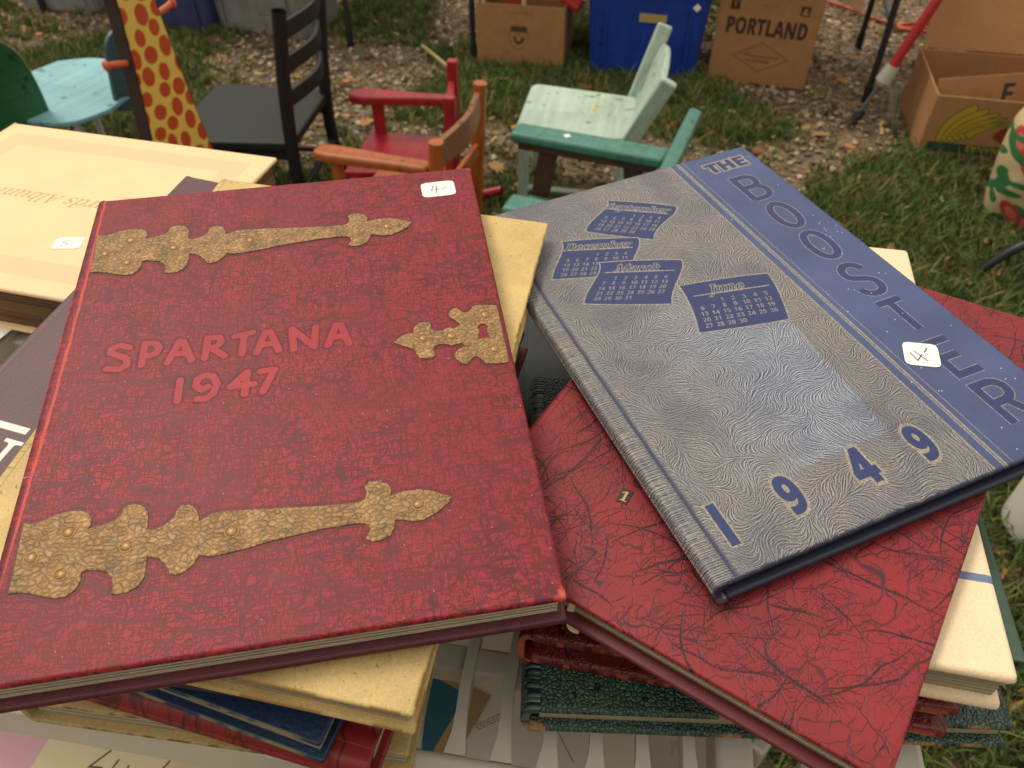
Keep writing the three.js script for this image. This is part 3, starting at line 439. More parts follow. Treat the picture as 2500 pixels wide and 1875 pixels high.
// --- the other books of the two piles
const redCrackle = matOf(creased(193.2, 272, 7, [134, 36, 40], [46, 22, 28], { seed: 500, worn: [176, 54, 50], dense: 1 }), { bumpScale: 0.0003, roughness: 0.46, specularIntensity: 0.7 });
{
  const g = book({ label: 'crimson yearbook with dark branching creases lying under the blue one', W: 0.1932, H: 0.272, T: 0.0125, at: [0.1253, 1.1456, -0.2615], yaw: -34.6, tx: 2, tz: 3.5, front: redCrackle, back: S('#5e1c20', { roughness: 0.5 }), leaves: 3, slipZ: 0.0045 });
  const dg = canvas(64, 96), q = dg.getContext('2d'); q.fillStyle = '#241d18'; q.fillRect(0, 0, 64, 96); q.font = 'bold 92px serif'; q.textAlign = 'center'; q.fillStyle = '#c2a052'; q.fillText('1', 32, 82);
  const dm = add('gilt_numeral', box(0.0055, 0.0005, 0.008, 0, 0, 0, 0.0002), M({ map: canvasTex(dg), roughness: 0.5 }), g); dm.position.set(-0.0362, 0.0126, 0.0788); dm.userData.label = 'small gilt numeral on a black patch'; dm.rotation.y = rad(4);
}
const parchment = cloth(209.7, 287.7, 4, [206, 176, 112], { seed: 610, mottle: 0.3, grain: 0.1, speckle: 0.93, worn: [160, 122, 66], wornWidth: 1.8 });
book({ label: 'mottled yellow parchment book directly under the brass strapped yearbook', W: 0.2097, H: 0.2877, T: 0.0152, at: [-0.1097, 1.1563, -0.2795], yaw: -11.55, tx: 6.2, tz: -0.5, front: matOf(parchment, { roughness: 0.6 }), leaves: 4 });
const thinRed = matOf(creased(100, 140, 3, [122, 30, 34], [70, 22, 26], { seed: 640, worn: [150, 50, 50] }));
book({ label: 'thin dark red book between the parchment book and the maroon one', W: 0.185, H: 0.26, T: 0.0085, at: [-0.1345, 1.1402, -0.2781], yaw: -12, tx: 6, tz: 0, front: thinRed, leaves: 2 });
const maroonSkin = cloth(215, 285, 3, [86, 48, 56], { seed: 620, mottle: 0.2, grain: 0.1, speckle: 0.985, worn: [120, 86, 70], draw: (c) => { // white block letters near the spine
  c.fillStyle = '#ece4da'; c.save(); c.translate(42, 224); c.rotate(0.0); c.font = 'bold 40px serif'; c.textBaseline = 'top'; c.fillText('N', -24, -8); c.restore(); c.fillRect(10, 216, 36, 4); } });
book({ label: 'large plum coloured book with white block lettering on its cover', W: 0.215, H: 0.285, T: 0.0088, at: [-0.1643, 1.1337, -0.3207], yaw: -16.8, tx: 5.5, tz: -0.5, front: matOf(maroonSkin, { roughness: 0.5 }), leaves: 4 });
book({ label: 'dark maroon book whose corner sticks out below the parchment book', W: 0.19, H: 0.26, T: 0.0078, at: [-0.112, 1.1194, -0.2752], yaw: -9, tx: 5.5, tz: -0.5, front: matOf(cloth(100, 140, 3, [64, 34, 38], { seed: 625 }), { roughness: 0.5 }), leaves: 2, tb: 0.0024 });
const navyLeather = matOf(cloth(100, 140, 4, [24, 50, 84], { seed: 630, mottle: 0.3, grain: 0.2, worn: [150, 132, 92], wornWidth: 1.1 }), { roughness: 0.4, bumpScale: 0.0003 });
book({ label: 'navy blue leather book with a rubbed tan corner under the thin red book', W: 0.19, H: 0.26, T: 0.0175, at: [-0.1272, 1.1092, -0.2773], yaw: -18.4, tx: 5, tz: 0, front: navyLeather, leaves: 4 });
const redLeather = matOf(creased(135, 100, 5, [138, 34, 34], [74, 24, 24], { seed: 650, worn: [150, 50, 44] }), { roughness: 0.45, bumpScale: 0.0005 });
{
  const g = book({ label: 'scuffed red leather book with its rounded spine above the plastic rim', W: 0.27, H: 0.2, T: 0.0165, at: [-0.123, 1.0905, -0.2767], yaw: -14.9 + 90, tx: 4.5, tz: 0, front: redLeather, leaves: 4, bulge: 0.004, joint: 0.008, lift: (x) => -0.0016 * Math.exp(-(((x + 0.122) / 0.0026) ** 2)), extraX: [-0.128, -0.126, -0.124, -0.122, -0.12, -0.118, -0.116] });
  sticker(g, 0.0165, -0.106, 0.083, 0.012, 0.018, 0.1, four, 0.5);
}
book({ label: 'worn gold paper covered book at the bottom of its pile', W: 0.1875, H: 0.28, T: 0.0215, at: [-0.1207, 1.0725, -0.284], yaw: -7.5, tx: 4, tz: 0, front: matOf(cloth(187, 280, 3, [176, 150, 96], { seed: 660, mottle: 0.3, grain: 0.14, speckle: 0.95, worn: [120, 90, 46] })), leaves: 4 });
// the pile under the blue yearbook
const creamSkin = cloth(171.3, 289.3, 4, [240, 214, 176], { seed: 670, mottle: 0.06, grain: 0.07, speckle: 0.985, draw: (c) => { c.fillStyle = '#6d7896'; c.fillRect(0, 243, 172, 4); c.fillRect(0, 210.5, 172, 0.9); c.fillRect(0, 213, 172, 3.4); } });
book({ label: 'cream book with blue stripes lying on a green cloth book', W: 0.1713, H: 0.2893, T: 0.0225, at: [0.1378, 1.1362, -0.2917], yaw: -12.15, tz: 1, front: matOf(creamSkin, { roughness: 0.7 }), leaves: 3, tb: 0.0055 });
book({ label: 'green cloth book whose worn spine shows beside the cream one', W: 0.1841, H: 0.2833, T: 0.0135, at: [0.151, 1.1132, -0.308], yaw: -10.57 + 180, tz: -1, front: matOf(cloth(184, 283, 4, [66, 92, 74], { seed: 680, mottle: 0.3, grain: 0.16, worn: [120, 146, 116] }), { roughness: 0.6 }), leaves: 3, joint: 0.009 });
const russet = matOf(creased(187, 260, 4, [110, 30, 24], [46, 16, 14], { seed: 690, worn: [176, 76, 44], scale: 0.6 }), { roughness: 0.35, bumpScale: 0.001 });
book({ label: 'wrinkled russet leather book with bent corners on the green pebbled one', W: 0.1866, H: 0.26, T: 0.0215, at: [0.1198, 1.0985, -0.2817], yaw: -11.04, front: russet, leaves: 3, tb: 0.0065, sq: 0.006, bow: (x, z) => 0.0012 * Math.sin(x * 60 + z * 22) * sstep(0.04, 0.09, Math.abs(x)) });
const greenSkin = pebbled(215.4, 216, 6, 2.1, [72, 94, 82], [16, 40, 38], 700, [170, 128, 86]);
book({ label: 'dark green pebbled leather book with a tan scuffed spine corner', W: 0.2154, H: 0.216, T: 0.0165, at: [0.117, 1.0765, -0.2516], yaw: -2.15, front: matOf(greenSkin, { bumpScale: 0.0007, roughness: 0.27 }), leaves: 2, bulge: 0.002, joint: 0.006, tb: 0.0045, sq: 0.0026, slipZ: 0.003 });
book({ label: 'black cloth book at the very bottom beside the green pebbled one', W: 0.2, H: 0.27, T: 0.0155, at: [0.098, 1.0565, -0.345], yaw: -4, front: matOf(cloth(100, 135, 4, [34, 34, 36], { seed: 710 }), { roughness: 0.55 }), leaves: 3, joint: 0.008 });
// --- the cream record album
{
  const W = 279.3, H = 228.1, T = 0.04;
  const sk = cloth(W, H, 4, [238, 203, 154], { seed: 720, mottle: 0.05, grain: 0.05, draw: (c) => {
    c.strokeStyle = 'rgba(240,188,148,0.7)'; c.lineWidth = 20; c.strokeRect(27, 27, W - 54, H - 54);
    c.save(); c.translate(W * 0.5, H * 0.5); c.rotate(Math.PI); c.transform(1, 0, -0.35, 1, 0, 0); c.font = '19px serif'; c.fillStyle = '#b39a68'; c.textAlign = 'center'; c.fillText('Records Album', -5, 8); c.fillRect(-65, 8 + 10, 30, 0.8); c.restore();
  } });
  const g = book({ name: 'record_album', label: 'cream record album with peach border stripes behind the plum book', W: W / 1000, H: H / 1000, T, at: [-0.3751, 1.0802, -0.5703], yaw: -14.36, front: matOf(sk, { roughness: 0.6 }), pages: M({ ...skin(256, 128, (x, y, o) => { const t = 0.5 + 0.6 * hsh(y >> 2, 5, 66) + 0.15 * vn(x / 12, y, 67); o[0] = 120 * t; o[1] = 88 * t; o[2] = 56 * t; o[3] = 200 * t; }, true), bumpScale: 0.001, roughness: 0.9 }), tb: 0.004, leaves: 8 });
  sticker(g, T, 0.046, 0.052, 0.022, 0.0155, rad(16), (q) => { q.rotate(0); five(q); }, 0.6);
}
const neutral = (() => { const n = 480; return skin(n, n, (px, py, o) => { const x = px / n, y = py / n, st = vn(x * 90, y * 4, 905) * 0.6 + vn(x * 30, y * 2.2, 906) * 0.4, bl = fbm(x * 6, y * 6, 907, 4), chip = sstep(0.74, 0.78, fbm(x * 22, y * 22, 908, 3)) * 0.28, scr = (1 - sstep(0, 0.012, Math.abs(vn(x * 7 + y * 5, y * 40 - x * 30, 909) - 0.5))) * sstep(0.7, 0.8, vn(x * 9, y * 9, 910)) * 0.25, t = 0.9 + 0.16 * (st - 0.5) + 0.2 * (bl - 0.5) - chip - scr; o[0] = 250 * t; o[1] = 247 * t; o[2] = 242 * t; o[3] = 150 + 90 * (st - 0.5) - 120 * chip; }, true); })();
// ------------------------------------------------------------------ plastic rack that carries the books
const grey = S('#d0c8b9', { roughness: 0.48 });
{
  const g = thing('plastic_rack', 'pale grey slatted plastic rack carrying both piles of books', 'rack', [0, 0, -0.124], rad(-8.96));
  const top = 1.04, x0 = -0.78, x1 = 0.19, zb = -0.46;
  add('front_rim', box(x1 - x0, 0.036, 0.015, (x0 + x1) / 2, top - 0.018, -0.0075, 0.005), grey, g);
  add('back_rim', box(x1 - x0, 0.036, 0.03, (x0 + x1) / 2, top - 0.018, zb + 0.015, 0.005), grey, g);
  for (const x of [x0 + 0.012, x1 - 0.012]) add('side_rim', box(0.024, 0.034, -zb - 0.047, x, top - 0.0185, zb / 2 + 0.0075, 0.004), grey, g);
  const bar = new THREE.BoxGeometry(0.0056, 0.019, -zb - 0.045, 1, 2, 40), p = bar.attributes.position;
  for (let i = 0; i < p.count; i++) { const e = (-zb - 0.045) / 2 - Math.abs(p.getZ(i)), k = 1 + 0.9 * Math.exp(-((e / 0.009) ** 2)); p.setX(i, p.getX(i) * k * (p.getY(i) < 0 ? 0.7 : 1) + 0.0014 * Math.sin(p.getZ(i) * 70) * Math.exp(-((e / 0.04) ** 2))); }
  bar.computeVertexNormals();
  for (let n = -33; n <= 5; n++) { const m = add('slat', bar, grey, g); m.position.set(-0.0314 + n * 0.0222, top - 0.0125, zb / 2 + 0.0075); }
  for (const z of [-0.066, -0.17, -0.27, -0.37]) add('cross_rail', box(0.085 - x0 - 0.024, 0.014, 0.016, (x0 + 0.024 + 0.085) / 2, top - 0.0165, z, 0.003), grey, g);
  add('long_rail', box(0.018, 0.032, -zb - 0.047, 0.102, top - 0.019, zb / 2 + 0.0075, 0.004), grey, g);
  for (let k = 0; k < 4; k++) for (const s of [1, -1]) { const za = -0.04 - k * 0.088; add('diagonal_rib', beam([0.112, top - 0.016 - (s > 0 ? 0 : 0.001), za - (s > 0 ? 0 : 0.08)], [0.167, top - 0.016 - (s > 0 ? 0 : 0.001), za - (s > 0 ? 0.08 : 0)], 0.024, 0.008, 0.002, [0, 0, 1]), grey, g); }
  for (const x of [x0 + 0.03, x1 - 0.03]) for (const z of [-0.045, zb + 0.045]) add('leg', rod([x, 0, z], [x, top - 0.036, z], 0.021, 0.019, 20), grey, g);
}
{ // low wooden table standing under the rack
  const wood = M({ ...neutral, color: new THREE.Color('#705c46'), bumpScale: 0.0003, roughness: 0.7 });
  const g = thing('low_table', 'brown wooden table holding postcards under the plastic rack', 'table', [-0.24, 0, -0.345], rad(-8.96));
  add('table_top', box(0.72, 0.022, 0.4, 0, 0.889, 0, 0.004), wood, g);
  for (const x of [-0.3, 0.3]) for (const z of [-0.14, 0.14]) add('leg', box(0.036, 0.878, 0.036, x, 0.439, z, 0.004), wood, g);
}
const cardBox = (w, h, t = 0.0012) => slab(w, h, t, { nx: 4, nz: 4 });
function card(name, label, w, h, at, turn, draw, tilt = 0, res = 3000) {
  const c = canvas(Math.round(w * res), Math.round(h * res)), q = c.getContext('2d'); q.scale(res / 1000, res / 1000); draw(q, w * 1000, h * 1000);
  const m = single(name, label, 'card', cardBox(w, h), M({ map: canvasTex(c), roughness: 0.65 }), 'cards laid out under the rack');
  m.position.set(...at); m.rotation.order = 'YXZ'; m.rotation.set(tilt, turn, 0); return m;
}
const bg = (q, w, h, c) => { q.fillStyle = c; q.fillRect(0, 0, w, h); };
const fine = (q, x, y, n, l, c = '#8c8a86') => { q.fillStyle = c; for (let i = 0; i < n; i++) { let a = x; while (a < x + l) { const d = 1 + 3 * hsh(i, Math.round(a * 10), 820); q.fillRect(a, y + i * 1.6, d, 0.7); a += d + 0.7; } } };
card('postcard', 'white postcard back with small printed words', 0.17, 0.12, [0.0232, 0.9075, -0.1971], rad(-155), (q, w, h) => { bg(q, w, h, '#ece6da'); q.fillStyle = '#77736c'; q.font = '5px sans-serif'; q.fillText('post card', 104, 30); q.fillRect(75, 44, 0.6, 48); fine(q, 8, 80, 5, 24); fine(q, 100, 88, 3, 22); });
card('postcard', 'cream postcard with rows of tiny print and a stamp box', 0.16, 0.11, [0.0271, 0.9035, -0.2590], rad(170), (q, w, h) => { bg(q, w, h, '#ded6c8'); fine(q, 10, 60, 3, 40); q.strokeStyle = '#8f887c'; q.strokeRect(135, 8, 16, 20); for (let i = 0; i < 12; i++) { q.fillStyle = '#555'; q.fillRect(20 + i * 1.7, 86, 0.4 + 0.8 * hsh(i, 1, 8), 12); } });
card('paper_sheet', 'large white sheet of paper spread under the postcards', 0.27, 0.2, [-0.02, 0.9012, -0.27], rad(-12), (q, w, h) => { bg(q, w, h, '#e9e3d6'); fine(q, 20, 30, 6, 60); fine(q, 150, 120, 8, 80); });
card('postcard', 'blue bordered postcard half under the gold book', 0.13, 0.09, [-0.0889, 0.9048, -0.2087], rad(72), (q, w, h) => { bg(q, w, h, '#e8e2d6'); q.fillStyle = '#3d5f95'; q.fillRect(0, 0, w, 24); q.fillStyle = '#b98480'; q.fillRect(0, 27, w, 3); });
card('postcard', 'teal picture postcard with a tan margin', 0.13, 0.085, [-0.082, 0.9085, -0.192], rad(62), (q, w, h) => { bg(q, w, h, '#b99a6c'); q.fillStyle = '#2d6a80'; q.fillRect(7, 7, w - 14, h - 22); fine(q, 10, 74, 2, 40, '#5a4a34'); });
card('postcard', 'slate grey postcard beside the white carton', 0.14, 0.09, [0.0850, 0.9045, -0.2319], rad(-60), (q, w, h) => bg(q, w, h, '#6f7686'));
card('greeting_card', 'pink greeting card with a green leaf drawing', 0.12, 0.17, [-0.3517, 0.9035, -0.1817], rad(-24), (q, w, h) => { bg(q, w, h, '#d9a9b8'); q.fillStyle = '#e8dbe0'; q.fillRect(0, 0, w, 16); q.strokeStyle = '#5f8a76'; q.lineWidth = 2; for (let i = 0; i < 7; i++) { q.beginPath(); q.moveTo(60, 110); q.quadraticCurveTo(60 + 20 * Math.cos(i), 90, 60 + 30 * Math.cos(i * 0.9), 110 + 30 * Math.sin(i * 0.9)); q.stroke(); } });
card('greeting_card', 'peach greeting card tucked behind the pink one', 0.1, 0.15, [-0.3030, 0.9022, -0.1933], rad(-16), (q, w, h) => { bg(q, w, h, '#dba98a'); fine(q, 60, 60, 3, 12, '#7a5644'); });
card('greeting_card', 'cream card with a pen drawing and loops of handwriting', 0.145, 0.2, [-0.2304, 0.9045, -0.1817], rad(-12), (q, w, h) => { bg(q, w, h, '#dfcda6'); q.strokeStyle = '#5b4c36'; q.lineWidth = 1.2; q.beginPath(); q.moveTo(44, 92); q.lineTo(36, 104); q.lineTo(44, 103); q.quadraticCurveTo(46, 120, 58, 118); q.quadraticCurveTo(72, 122, 70, 104); q.quadraticCurveTo(82, 100, 84, 90); q.moveTo(52, 96); q.quadraticCurveTo(48, 112, 58, 116); q.moveTo(60, 98); q.lineTo(62, 114); q.stroke(); q.lineWidth = 2; q.beginPath(); q.ellipse(62, 142, 7, 6, 0, 0, 6.3); q.moveTo(70, 132); q.quadraticCurveTo(84, 138, 72, 150); q.stroke(); });
card('photo_card', 'dark photograph card beside the cream drawing card', 0.09, 0.13, [-0.1546, 0.9022, -0.1817], rad(-10), (q, w, h) => { bg(q, w, h, '#3b3e3f'); q.fillStyle = '#6d7476'; q.fillRect(8, 20, 40, 60); });
card('flyer', 'white flyer with a magenta circle beside the record album', 0.13, 0.1, [-0.455, 1.0412, -0.425], rad(-18), (q, w, h) => { bg(q, w, h, '#efe6da'); q.fillStyle = '#e0359a'; q.beginPath(); q.arc(78, 62, 20, 0, 6.3); q.fill(); q.fillStyle = '#f0c020'; q.beginPath(); q.moveTo(70, 30); q.lineTo(100, 30); q.lineTo(80, 42); q.fill(); });
{
  const c = canvas(256, 512), q = c.getContext('2d'); q.fillStyle = '#e6e0d4'; q.fillRect(0, 0, 256, 512); q.save(); q.translate(128, 256); q.rotate(Math.PI / 2); q.font = 'bold 84px sans-serif'; q.textAlign = 'center'; q.fillStyle = '#d6cfc2'; q.fillText('PRIME', 0, 30); q.restore();
  const m = single('white_carton', 'white carton with pressed letters standing under the rack', 'carton', box(0.04, 0.06, 0.12, 0, 0.03, 0, 0.003), M({ map: canvasTex(c), roughness: 0.7 })); m.position.set(0.098, 0.9005, -0.2); m.rotation.y = rad(-6);
}
// ------------------------------------------------------------------ kids' furniture
const paint = (hex, rough = 0.45) => M({ ...neutral, color: new THREE.Color(hex), bumpScale: 0.0003, roughness: rough });
// a flat board cut to an outline: pts in (x, z) seen from above
const plank = (pts, t, r = 0.004, smooth) => { const e = new THREE.ExtrudeGeometry(shapeOf(pts.map(([x, z]) => [x, -z]), smooth), { depth: t - 2 * r, bevelEnabled: true, bevelThickness: r, bevelSize: r, bevelOffset: -r, bevelSegments: 3, curveSegments: 20 }); e.rotateX(-Math.PI / 2); e.translate(0, r, 0); return e; };
const rrect = (w, d, r, n = 6) => { const o = []; for (const [cx, cz, a] of [[1, 1, 0], [-1, 1, 90], [-1, -1, 180], [1, -1, 270]]) for (let i = 0; i <= n; i++) { const t = rad(a + 90 * i / n); o.push([cx * (w / 2 - r) + r * Math.cos(t), cz * (d / 2 - r) + r * Math.sin(t)]); } return o; };
{ // mint chair
  const m = paint('#bdd3c4', 0.5);
  const g = thing('kids_chair', 'pale mint wooden chair with a shaped back slat beside the blue tote', 'chair', [0.222, 0, -2.41], rad(-10));
  const s = add('seat', plank([[-0.165, -0.2], [-0.18, -0.192], [-0.19, -0.175], [-0.19, 0.165], [-0.18, 0.182], [-0.165, 0.19], [0.165, 0.15], [0.172, 0.14], [0.172, -0.145], [0.165, -0.152]], 0.022), m, g); s.position.set(0, 0.285, 0);
  const sp = add('tape_strip', merge([box(0.01, 0.0008, 0.035, -0.02, 0, 0.0, 0.0003), box(0.042, 0.0008, 0.008, 0.0, 0, -0.018, 0.0003)]), S('#c2ae5a'), s); sp.position.set(0.06, 0.0226, -0.04); sp.userData.label = 'strip of yellowed tape';
  add('back_post', beam([0.148, 0, -0.15], [0.165, 0.3, -0.165], 0.04, 0.024, 0.006), m, g); add('back_post', beam([0.163, 0.29, -0.164], [0.235, 0.515, -0.235], 0.05, 0.026, 0.008), m, g);
  add('back_post', beam([0.148, 0, 0.15], [0.165, 0.3, 0.15], 0.04, 0.024, 0.006), m, g); add('back_post', beam([0.163, 0.29, 0.15], [0.262, 0.505, 0.18], 0.05, 0.026, 0.008), m, g);
  const sh = shapeOf([[-0.13, 0], [0.13, 0], [0.1, 0.03], [0.12, 0.07], [0.165, 0.12], [0.16, 0.17], [0.08, 0.195], [0, 0.2], [-0.08, 0.195], [-0.18, 0.17], [-0.18, 0.12], [-0.12, 0.07], [-0.1, 0.03]], true);
  const e = new THREE.ExtrudeGeometry(sh, { depth: 0.012, bevelEnabled: true, bevelThickness: 0.003, bevelSize: 0.003, bevelSegments: 2 }); e.rotateY(Math.PI / 2); e.rotateZ(-0.37); const b = add('back_slat', e, m, g); b.position.set(0.172, 0.312, -0.015);
  for (const z of [-0.165, 0.16]) add('leg', beam([-0.165, 0, z], [-0.155, 0.285, z], 0.032, 0.032, 0.005), m, g);
  for (const z of [-0.155, 0.145]) add('apron', box(0.27, 0.045, 0.016, 0.0, 0.262, z * 0.96, 0.003), m, g);
  add('apron', box(0.016, 0.045, 0.27, -0.15, 0.262, 0, 0.003), m, g);
  for (const z of [-0.155, 0.152]) add('stretcher', rod([-0.15, 0.11, z], [0.15, 0.11, z], 0.01), m, g);
}
{ // teal armchair
  const m = paint('#4f8b7c', 0.42, 920), w = paint('#553626', 0.6, 921);
  const g = thing('kids_armchair', 'teal armchair with bare brown wood under its arms, beside the mint chair', 'chair', [0.165, 0, -1.8], rad(-21));
  for (const z of [-0.165, 0.2]) {
    const sh = z > 0 ? 0.12 : 0, a = add('armrest', box(0.43 - sh, 0.03, 0.075, -0.02 + sh / 2, 0.425, z, 0.012), m, g); add('arm_rail', box(0.39 - sh, 0.022, 0.05, -0.02 + sh / 2, 0.399, z, 0.004), w, a);
    add('leg', beam([-0.19, 0, z], [-0.13, 0.388, z], 0.05, 0.03, 0.005), w, g); add('leg', beam([0.16, 0, z], [0.11, 0.388, z], 0.05, 0.03, 0.005), w, g);
    if (z < 0) { const st = add('price_sticker', box(0.016, 0.0008, 0.016, 0, 0, 0, 0.0003), S('#efece2'), a); st.position.set(-0.08, 0.4405, z); st.rotation.y = 0.7; }
  }
  add('seat', box(0.34, 0.03, 0.29, -0.01, 0.24, 0, 0.01), m, g);
  const e = plank(rrect(0.27, 0.4, 0.05), 0.034, 0.01); e.rotateZ(Math.PI / 2 - 0.22); const b = add('backrest', e, m, g); b.position.set(0.24, 0.44, 0.01);
}
{ // black chair
  const m = paint('#14100e', 0.62);
  const g = thing('wooden_chair', 'black painted wooden chair with ladder back beside the giraffe board', 'chair', [-0.82, 0, -2.37], rad(-7));
  const s = add('seat', plank([[-0.2, -0.17], [-0.165, -0.205], [0.17, -0.19], [0.19, -0.15], [0.19, 0.15], [0.17, 0.19], [-0.165, 0.215], [-0.2, 0.18]], 0.028, 0.006), m, g); s.position.y = 0.3;
  for (const z of [-0.175, 0.175]) {
    add('back_post', tube([[0.2, 0, z], [0.18, 0.2, z], [0.185, 0.36, z], [0.2, 0.52, z], [0.225, 0.7, z]], 0.021, 30, 8), m, g);
    add('leg', beam([-0.17, 0, z * 1.0], [-0.165, 0.3, z], 0.034, 0.034, 0.005), m, g);
    add('stretcher', rod([-0.168, 0.12, z], [0.188, 0.12, z], 0.011), m, g);
  }
  for (const [y, x] of [[0.45, 0.195], [0.545, 0.203], [0.64, 0.216]]) { const c = new THREE.CatmullRomCurve3([V(x, y, -0.165), V(x + 0.035, y + 0.004, 0), V(x, y, 0.165)]); const sh = shapeOf([[-0.022, -0.006], [0.022, -0.006], [0.022, 0.006], [-0.022, 0.006]]); add('back_slat', new THREE.ExtrudeGeometry(sh, { steps: 16, extrudePath: c }), m, g); }
  for (const x of [-0.168, 0.185]) add('stretcher', rod([x, 0.16, -0.17], [x, 0.16, 0.17], 0.011), m, g);
  for (const z of [-0.165, 0.165]) add('apron', box(0.33, 0.04, 0.016, 0, 0.281, z, 0.003), m, g);
}
const arm = (L, w0, w1, t = 0.026) => plank([[-L / 2, -w0 * 0.3], [-L / 2 + 0.03, -w0 / 2], [-L / 4, -w0 / 2], [L / 4, -w1 / 2 - 0.004], [L / 2, -w1 / 2], [L / 2, w1 / 2], [L / 4, w1 / 2 + 0.004], [-L / 4, w0 / 2], [-L / 2 + 0.03, w0 / 2], [-L / 2, w0 * 0.3]], t, 0.009, true);
{ // red rocker
  const m = paint('#ab1f2a', 0.36);
  const g = thing('rocking_chair', 'small red rocking chair with flat arms behind the orange chair', 'chair', [-0.335, 0, -2.23], rad(-10));
  add('seat', plank([[-0.15, -0.14], [0.12, -0.135], [0.165, 0.09], [-0.15, 0.135]], 0.022, 0.006), m, g).position.y = 0.235;
  for (const [z, xb, zb] of [[-0.135, 0.12, -0.15], [0.135, 0.17, 0.1]]) {
    if (z < 0) { const d = [xb + 0.13, zb - z], L = Math.hypot(...d) + 0.07, a = add('armrest', arm(L, 0.066, 0.032, 0.03), m, g); a.position.set(xb - d[0] / 2 - 0.035, 0.355, (z + zb) / 2); a.rotation.y = -Math.atan2(d[1], d[0]);
    add('arm_post', beam([-0.115, 0.06, z], [-0.115, 0.36, z], 0.036, 0.03, 0.008), m, g); } else add('leg', beam([-0.115, 0.03, z], [-0.115, 0.24, z], 0.036, 0.03, 0.008), m, g);
    add('back_post', beam([xb, 0.06, zb], [xb + 0.012, 0.5, zb], 0.034, 0.03, 0.008), m, g);
    add('rocker', tube([[-0.22, 0.05, z], [-0.1, 0.022, z], [0.02, 0.016, z], [0.14, 0.03, zb], [0.28, 0.075, zb]], 0.0165, 24, 8), m, g);
  }
  for (const k of [0.25, 0.5, 0.75]) add('back_slat', beam([0.12 + 0.05 * k, 0.25, -0.15 + 0.25 * k], [0.13 + 0.05 * k, 0.4, -0.15 + 0.25 * k], 0.01, 0.03, 0.003), m, g);
  add('crest_rail', beam([0.129, 0.42, -0.134], [0.176, 0.42, 0.084], 0.02, 0.045, 0.006, [0, 1, 0]), m, g);
}
{ // orange chair
  const m = paint('#b8622a', 0.4, 950), e = paint('#96603a', 0.6, 951);
  const g = thing('kids_armchair', 'orange stained wooden armchair in front of the red rocker', 'chair', [-0.295, 0, -2.0], rad(-17));
  add('seat', box(0.26, 0.022, 0.29, -0.01, 0.25, 0, 0.006), m, g);
  for (const z of [-0.17, 0.17]) {
    if (z > 0) { const a = add('armrest', arm(0.31, 0.06, 0.04), m, g); a.position.set(-0.02, 0.43, z); }
    add('leg', rod([-0.125, 0, z], [-0.12, z > 0 ? 0.43 : 0.262, z], 0.018, 0.016), m, g);
    add('back_post', rod([0.13, 0, z], [0.165, z < 0 ? 0.53 : 0.52, z], 0.021, 0.019, 18), m, g);
  }
  const c = new THREE.CatmullRomCurve3([V(0.16, 0.475, -0.165), V(0.185, 0.48, 0), V(0.16, 0.475, 0.165)]); add('crest_rail', new THREE.ExtrudeGeometry(shapeOf([[-0.035, -0.008], [0.035, -0.008], [0.035, 0.008], [-0.035, 0.008]]), { steps: 14, extrudePath: c }), e, g);
  for (const y of [0.34]) add('back_slat', box(0.014, 0.04, 0.32, 0.155, y, 0, 0.004), m, g);
  for (const z of [-0.17, 0.17]) add('stretcher', rod([-0.124, 0.12, z], [0.138, 0.12, z], 0.01), m, g);
}
